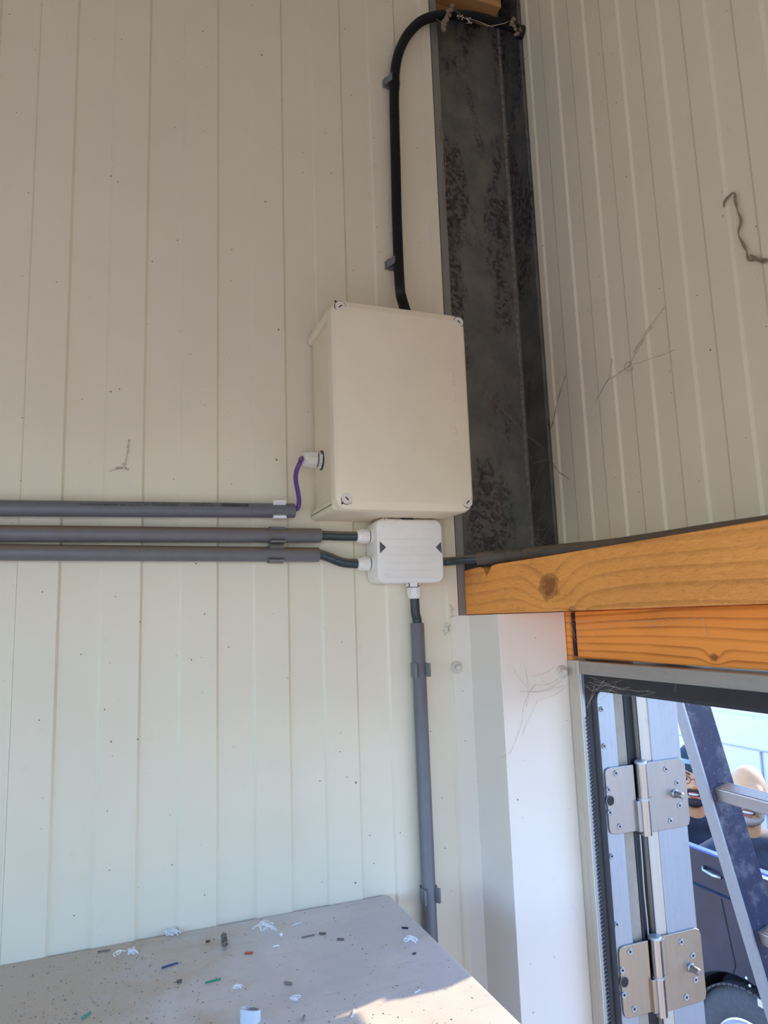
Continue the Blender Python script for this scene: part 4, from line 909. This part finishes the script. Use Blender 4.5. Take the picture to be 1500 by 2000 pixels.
cabp = [(y-0.38, z) for y, z in ((1.10, -1.80), (1.10, -0.52), (0.98, -0.44), (0.0, -0.44), (-0.75, -1.08), (-1.75, -1.16), (-1.80, -1.80))]
o = MB().prism(cabp, lambda u, v, h: (h, u, v), XC, XC+1.75).build('cab', M_car, tr, bevel=0.03)
MB().prism([(0.60, -1.06), (0.60, -0.56), (-0.35, -0.56), (-0.93, -1.06)], lambda u, v, h: (h, u, v), XC-0.004, XC+0.002).build('side_window', M_glass, o)
MB().prism([(0.60, -1.06), (0.60, -0.56), (-0.35, -0.56), (-0.93, -1.06)], lambda u, v, h: (h, u, v), XC+1.748, XC+1.754).build('side_window', M_glass, o)
for xa, xb2 in ((XC+0.031, XC+0.222), (XC+1.53, XC+1.719)):
    b = MB(); av = [math.radians(12+156*k/16) for k in range(17)]
    b.loft([[(x, WY-rr*math.cos(a), WZ+rr*math.sin(a)) for x, rr in ((xa, 0.405), (xb2, 0.405), (xb2, 0.395), (xa, 0.395))] for a in av])
    xi = xb2-0.006 if xa < XC+1 else xa
    b.prism([(WY-0.400*math.cos(a), WZ+0.400*math.sin(a)) for a in av], lambda u, v, h: (h, u, v), xi, xi+0.006)
    b.build('wheel_well', M_dark, tr)
MB().box(XC+0.15, XC+1.6, 0.718, 0.724, -1.05, -0.56).build('rear_window', M_glass, o)
def wheel(x, y, sgn):
    ax = Vector((sgn, 0, 0)); c = Vector((x, y, WZ)); R = WR
    o = MB().prof(c-ax*0.21, ax, [(0, 0.235), (0.012, 0.30), (0.03, 0.345), (0.045, R-0.004), (0.165, R-0.004), (0.180, 0.345), (0.198, 0.30), (0.208, 0.255), (0.204, 0.237), (0.17, 0.225)], 48).build('wheel', M_tyre, tr, smooth=True, angle=50)
    b = MB()
    for k in range(64):
        a = 2*PI*k/64; rd = Vector((0, math.cos(a), math.sin(a))); tg = Vector((0, -math.sin(a), math.cos(a)))
        for q_, hw in ((-0.172, 0.026), (-0.118, 0.022), (-0.067, 0.022), (-0.026, 0.016)):
            b.obox(c+ax*q_+rd*(R-0.002), (ax, tg, rd), (hw, 0.0135, 0.004))
    tag(b.build('tyre_tread', M_tyre, o), kind='stuff')
    MB().prof(c-ax*0.03, ax, [(0, 0.232), (0.018, 0.238), (0.022, 0.228), (0.006, 0.215), (-0.03, 0.19), (-0.035, 0.0001)], 40).build('rim', M_rim, o, smooth=True, angle=30)
    b = MB()
    for k in range(5):
        a = 2*PI*k/5+0.3; rd = Vector((0, math.cos(a), math.sin(a))); tg = Vector((0, -math.sin(a), math.cos(a))); b.obox(c-ax*0.030+rd*0.12, (ax, tg, rd), (0.014, 0.026, 0.10))
    b.prof(c-ax*0.05, ax, [(0, 0.06), (0.045, 0.055), (0.05, 0.04)], 20)
    b.build('spokes', M_rim, o, bevel=0.004)
for x, sg in ((XC+0.004, -1), (XC+1.746, 1)):
    for y in (WY, -1.55): wheel(x, y, sg)
MB().box(XC+0.24, XC+1.50, -2.0, 2.9, -2.02, -1.915).build('chassis', M_dark, tr)

# ---- white van behind
M_van = plain('white van paint', (0.93, 0.86, 0.78), 0.3, var=0.03, scale=4)
VX = 4.42
van = thing('white_van', (VX+0.9, 3.4, ZG), 'white van parked farthest back behind the pickup', 'vehicle')
pv_ = [(VX, -2.0), (VX-0.03, -1.40), (VX-0.02, -1.03), (VX+0.05, -0.82), (VX+0.10, -0.795), (VX+1.70, -0.795), (VX+1.75, -0.82), (VX+1.82, -1.03), (VX+1.83, -1.40), (VX+1.80, -2.0)]
vb = MB().prism(pv_, lambda u, v, h: (u, h, v), 1.2, 6.0).build('van_body', M_van, van, bevel=0.02)
MB().box(VX-0.036, VX-0.018, 1.25, 5.95, -1.046, -1.038).build('waist_groove', plain('van trim grey', (0.55, 0.54, 0.53), 0.5), vb)
MB().box(VX+0.075, VX+0.105, 1.3, 5.9, -0.806, -0.780).build('roof_gutter', M_van, vb)
MB().box(VX-0.036, VX-0.022, 3.02, 3.032, -1.95, -1.05).build('door_seam', bpy.data.materials['van trim grey'], vb)
for y in (1.6, 2.5, 3.4, 4.3, 5.2): MB().box(VX+0.2, VX+1.6, y, y+0.04, -0.795, -0.775).build('roof_rib', M_van, vb, bevel=0.004)
for y in (2.0, 5.1):
    for xw, sg in ((VX+0.19, -1), (VX+1.61, 1)):
        o = MB().prof((xw, y, ZG+0.32), (sg, 0, 0), [(0, 0.22), (0.02, 0.31), (0.05, 0.32), (0.16, 0.32), (0.19, 0.29), (0.195, 0.20), (0.17, 0.19), (0.165, 0.001)], 32).build('wheel', M_tyre, van, smooth=True)

# ---- two men sitting in the bed of the pickup
def remeshed(b, voxel, smooth_it=4):
    me = bpy.data.meshes.new('raw'); me.from_pydata([tuple(p) for p in b.v], [], b.f); o = bpy.data.objects.new('raw', me); COL.objects.link(o)
    r = o.modifiers.new('r', 'REMESH'); r.mode = 'VOXEL'; r.voxel_size = voxel
    s = o.modifiers.new('s', 'SMOOTH'); s.factor = 0.5; s.iterations = smooth_it
    dg = bpy.context.evaluated_depsgraph_get(); e = o.evaluated_get(dg); m = e.to_mesh(); out = MB(); out.add([v.co.copy() for v in m.vertices], [tuple(f.vertices) for f in m.polygons])
    e.to_mesh_clear(); bpy.data.objects.remove(o); bpy.data.meshes.remove(me); return out
def person(loc, yaw, scale, head_yaw, head_pitch, head_roll, label, skin, jacket, collar, cap=None, beard=None, glasses=False, big_smile=True):
    """LOC = middle of the seat; local frame: face towards -Y"""
    t = thing('person', loc, label, 'person', kind=None)
    W = Matrix.Translation(Vector(loc)) @ Matrix.Rotation(yaw, 4, 'Z') @ Matrix.Scale(scale, 4)
    HM = Matrix.Translation((0, 0, 0.585)) @ Matrix.Rotation(head_yaw, 4, 'Z') @ Matrix.Rotation(head_pitch, 4, 'X') @ Matrix.Rotation(head_roll, 4, 'Y') @ Matrix.Translation((0, 0, -0.585))
    I3 = HM.to_3x3()
    b = MB()
    def hb(c, r): b.ball(HM @ Vector(c), r, 20, 14, I3)
    hb((0, 0.012, 0.752), (0.077, 0.096, 0.100)); hb((0, -0.020, 0.690), (0.066, 0.078, 0.085)); hb((0, -0.050, 0.628), (0.040, 0.040, 0.030)); hb((0, -0.062, 0.745), (0.062, 0.034, 0.040))
    hb((0, -0.104, 0.692), (0.0165, 0.020, 0.0145)); hb((0, -0.094, 0.712), (0.0115, 0.018, 0.028)); hb((0.011, -0.098, 0.688), (0.010, 0.012, 0.009)); hb((-0.011, -0.098, 0.688), (0.010, 0.012, 0.009))
    for s in (-1, 1):
        hb((s*0.040, -0.068, 0.688), (0.026, 0.024, 0.026)); hb((s*0.080, 0.012, 0.712), (0.012, 0.022, 0.034)); hb((s*0.032, -0.086, 0.742), (0.024, 0.012, 0.008))
    b.tube([Vector((0, 0.012, 0.44)), Vector((0, 0.010, 0.56)), HM @ Vector((0, 0.008, 0.66))], [0.066, 0.058, 0.056], 18)
    def trunk(b, g):
        b.ball((0, 0.0, 0.34), (0.165+g, 0.108+g, 0.19), 20, 14); b.ball((0, -0.005, 0.14), (0.150+g, 0.110+g, 0.17), 20, 14); b.ball((0, 0.0, 0.035), (0.168+g, 0.125+g, 0.10), 20, 12)
        b.tube([Vector((-0.175, 0.01, 0.455)), Vector((-0.08, 0.012, 0.495)), Vector((0, 0.012, 0.505)), Vector((0.08, 0.012, 0.495)), Vector((0.175, 0.01, 0.455))], [0.056+g, 0.060+g, 0.060+g, 0.060+g, 0.056+g], 16)
        for s in (-1, 1):
            b.ball((s*0.180, 0.01, 0.452), 0.058+g, 14, 10)
            b.tube([Vector((s*0.182, 0.01, 0.455)), Vector((s*0.215, 0.0, 0.33)), Vector((s*0.232, -0.02, 0.205))], [0.054+g, 0.048+g, 0.042+g], 14); b.ball((s*0.232, -0.02, 0.205), 0.042+g, 12, 8)
    def fore(b, g, end=1.0):
        for s in (-1, 1):
            e = Vector((s*0.232, -0.02, 0.205)); wv = Vector((s*0.165, -0.110, 0.150)); b.tube([e, e+(wv-e)*0.5, e+(wv-e)*end], [0.042+g, 0.037+g, 0.028+g], 14)
    def legs(b, g):
        for s in (-1, 1):
            k = Vector((s*0.200, -0.150, 0.060)); a = Vector((s*0.030, -0.155, 0.030)); h = Vector((s*0.095, -0.01, 0.050))
            b.tube([h, (h+k)/2, k], [0.080+g, 0.068+g, 0.054+g], 16); b.ball(k, 0.054+g, 12, 8); b.tube([k, (k+a)/2, a], [0.054+g, 0.050+g, 0.036+g], 14)
    trunk(b, 0.0); fore(b, 0.0); legs(b, 0.0)
    for s in (-1, 1):                                   # hands resting on the shins, five fingers each
        wv = Vector((s*0.165, -0.110, 0.150)); d = Vector((-s*0.10, -0.75, -0.30)).normalized(); sd_ = Vector((s, -0.1, 0)).normalized()
        b.ball(wv+d*0.045, (0.040, 0.048, 0.022), 12, 8)
        for q_, ln in ((-0.030, 0.066), (-0.010, 0.078), (0.010, 0.074), (0.030, 0.058)):
            p0 = wv+d*0.075+sd_*q_; b.tube([p0, p0+d*ln*0.45+Vector((0, 0, -0.006)), p0+d*ln*0.75+Vector((0, 0, -0.026)), p0+d*ln*0.85+Vector((0, 0, -0.045))], [0.0105, 0.010, 0.009, 0.008], 8)
        p0 = wv+d*0.020-sd_*0.034; b.tube([p0, p0+d*0.028-sd_*0.022, p0+d*0.055-sd_*0.026+Vector((0, 0, -0.012))], [0.013, 0.011, 0.009], 8)
        b.ball((-s*0.055, -0.150, 0.022), (0.095, 0.040, 0.034), 12, 8)
    M_skin = plain('skin of '+label[:18], skin, 0.5, var=0.12, scale=30)
    remeshed(b, 0.0075, 5).xf(W).build('body', M_skin, t, smooth=True, angle=180)
    b = MB(); trunk(b, 0.020); fore(b, 0.014, 0.93)
    M_jk = plain('jacket of '+label[:18], jacket, 0.7, var=0.35, scale=22, bump=0.3)
    remeshed(b, 0.011, 3).xf(W).build('jacket', M_jk, t, smooth=True, angle=180)
    b = MB(); n = 28
    b.loft([[Vector((0.088*math.cos(2*PI*k/n), 0.014+0.080*math.sin(2*PI*k/n), 0.515)) for k in range(n)], [Vector((0.079*math.cos(2*PI*k/n), 0.018+0.076*math.sin(2*PI*k/n), 0.560+0.022*math.sin(2*PI*k/n))) for k in range(n)], [Vector((0.072*math.cos(2*PI*k/n), 0.018+0.069*math.sin(2*PI*k/n), 0.556+0.022*math.sin(2*PI*k/n))) for k in range(n)], [Vector((0.070*math.cos(2*PI*k/n), 0.014+0.066*math.sin(2*PI*k/n), 0.515)) for k in range(n)]], False, False)
    b.xf(W).build('collar', plain('collar of '+label[:18], collar, 0.7), t, smooth=True, angle=60)
    b = MB(); legs(b, 0.014); b.ball((0, 0.0, 0.035), (0.175, 0.132, 0.095), 18, 12); remeshed(b, 0.011, 3).xf(W).build('trousers', plain('trousers of '+label[:18], (0.03, 0.035, 0.05), 0.8), t, smooth=True, angle=180)
    # face
    WH = W @ HM
    for s in (-1, 1):
        o = MB().ball((s*0.0325, -0.0850, 0.7235), (0.0150, 0.0125, 0.0078), 16, 10).xf(WH).build('eye', plain('eye white', (0.80, 0.76, 0.72), 0.3), t, smooth=True)
        MB().ball((s*0.0325+0.002, -0.0945, 0.7230), (0.0062, 0.0042, 0.0062), 12, 8).xf(WH).build('iris', M_dark, o, smooth=True)
        MB().tube([Vector((s*0.0140, -0.0985, 0.7300)), Vector((s*0.0325, -0.0995, 0.7335)), Vector((s*0.0490, -0.0880, 0.7285))], [0.0016, 0.0030, 0.0018], 8).xf(WH).build('eyelid', M_skin, t, smooth=True)
        MB().tube([Vector((s*0.0130, -0.1010, 0.7440)), Vector((s*0.0330, -0.0990, 0.7520)), Vector((s*0.0540, -0.0800, 0.7450))], [0.0030, 0.0038, 0.0020], 8).xf(WH).build('eyebrow', plain('brow hair', (0.06, 0.04, 0.03) if cap else (0.45, 0.36, 0.28), 0.9), t, smooth=True)
    lip = plain('lip skin', (0.50, 0.16, 0.11), 0.45)
    mo = MB().ball((0, -0.0870, 0.6560), (0.0290, 0.0125, 0.0105), 18, 10).xf(WH).build('mouth', plain('mouth shade', (0.10, 0.02, 0.015), 0.6), t, smooth=True)
    MB().ball((0, -0.0895, 0.6575), (0.0250, 0.0120, 0.0080), 18, 10).xf(WH).build('teeth', plain('teeth', (0.86, 0.83, 0.78), 0.3), mo, smooth=True)
    MB().tube([Vector((-0.031, -0.0800, 0.6640)), Vector((-0.014, -0.0970, 0.6655)), Vector((0.014, -0.0970, 0.6655)), Vector((0.031, -0.0800, 0.6640))], [0.0016, 0.0034, 0.0034, 0.0016], 8).xf(WH).build('upper_lip', lip, mo, smooth=True)
    MB().tube([Vector((-0.030, -0.0800, 0.6610)), Vector((-0.014, -0.0950, 0.6460)), Vector((0.014, -0.0950, 0.6460)), Vector((0.030, -0.0800, 0.6610))], [0.0016, 0.0042, 0.0042, 0.0016], 8).xf(WH).build('lower_lip', lip, mo, smooth=True)
    if beard:
        hm = plain('beard of '+label[:18], beard, 0.9, var=0.35, scale=180)
        b = MB(); b.tube([Vector((-0.046, -0.060, 0.640)), Vector((-0.036, -0.083, 0.666)), Vector((-0.016, -0.1035, 0.6750)), Vector((0, -0.1065, 0.6755)), Vector((0.016, -0.1035, 0.6750)), Vector((0.036, -0.083, 0.666)), Vector((0.046, -0.060, 0.640))], [0.006, 0.007, 0.0068, 0.005, 0.0068, 0.007, 0.006], 10)
        b.xf(WH).build('moustache', hm, t, smooth=True)
        b = MB(); b.ball((0, -0.0560, 0.6230), (0.043, 0.043, 0.026), 18, 12)
        for s in (-1, 1): b.tube([Vector((s*0.030, -0.062, 0.622)), Vector((s*0.050, -0.046, 0.640)), Vector((s*0.064, -0.020, 0.670)), Vector((s*0.073, 0.004, 0.700))], [0.019, 0.017, 0.011, 0.006], 12)
        remeshed(b, 0.005, 3).xf(WH).build('beard', hm, t, smooth=True, angle=180)
    if cap:
        n = 28; b = MB()
        rings = [[Vector((rx*math.cos(2*PI*k/n), 0.010+ry*math.sin(2*PI*k/n), z+0.012*math.sin(2*PI*k/n))) for k in range(n)] for rx, ry, z in ((0.0800, 0.100, 0.752), (0.0845, 0.105, 0.760), (0.0845, 0.105, 0.788), (0.0800, 0.100, 0.800), (0.070, 0.088, 0.840), (0.046, 0.058, 0.868), (0.016, 0.02, 0.880))]
        b.loft(rings, False, True).xf(WH).build('knit_cap', plain('cap wool', cap, 0.85, var=0.3, scale=90), t, smooth=True, angle=60)
        b = MB(); b.loft([[Vector((rx*math.cos(2*PI*k/n), 0.010+ry*math.sin(2*PI*k/n), z+0.012*math.sin(2*PI*k/n))) for k in range(n)] for rx, ry, z in ((0.0805, 0.1005, 0.801), (0.0815, 0.1015, 0.803), (0.0775, 0.0965, 0.822), (0.0765, 0.0955, 0.822))], False, False)
        b.xf(WH).build('cap_stripe', plain('cap stripe', (0.30, 0.42, 0.45), 0.8), t, smooth=True)
    if glasses:
        b = MB()
        for s in (-1, 1):
            pts = [Vector((s*0.034+0.0225*math.cos(a), -0.1080+0.010*abs(math.cos(a)) if s*math.cos(a) > 0 else -0.1080, 0.7200+0.0185*math.sin(a))) for a in [2*PI*k/24 for k in range(25)]]
            b.tube(pts, 0.0014, 6); b.tube([Vector((s*0.0560, -0.098, 0.724)), Vector((s*0.078, -0.05, 0.724)), Vector((s*0.083, 0.01, 0.718))], 0.0013, 6)
        b.tube([Vector((-0.0115, -0.1085, 0.723)), Vector((0, -0.1135, 0.7265)), Vector((0.0115, -0.1085, 0.723))], 0.0014, 6)
        b.xf(WH).build('glasses', M_dark, t, smooth=True)
    return t
h1 = C0+ray(1350, 1524)*3.95; h2 = C0+ray(1454, 1557)*3.50
S1, S2 = 1.18, 1.12
person((h1.x+0.02, h1.y+0.02, h1.z-0.722*S1), math.radians(-26), S1, math.radians(-18), math.radians(-9), math.radians(4), 'man in dark knit cap and glasses smiling outside, left of the ladder rail', (0.80, 0.36, 0.14), (0.022, 0.028, 0.040), (0.03, 0.10, 0.22), cap=(0.030, 0.050, 0.055), beard=(0.055, 0.040, 0.035), glasses=True)
person((h2.x+0.02, h2.y+0.02, h2.z-0.722*S2), math.radians(-16), S2, math.radians(-30), math.radians(-9), math.radians(6), 'bald man with short pale beard smiling outside, behind the ladder rung', (0.86, 0.43, 0.17), (0.060, 0.062, 0.070), (0.05, 0.05, 0.06), beard=(0.55, 0.43, 0.32))
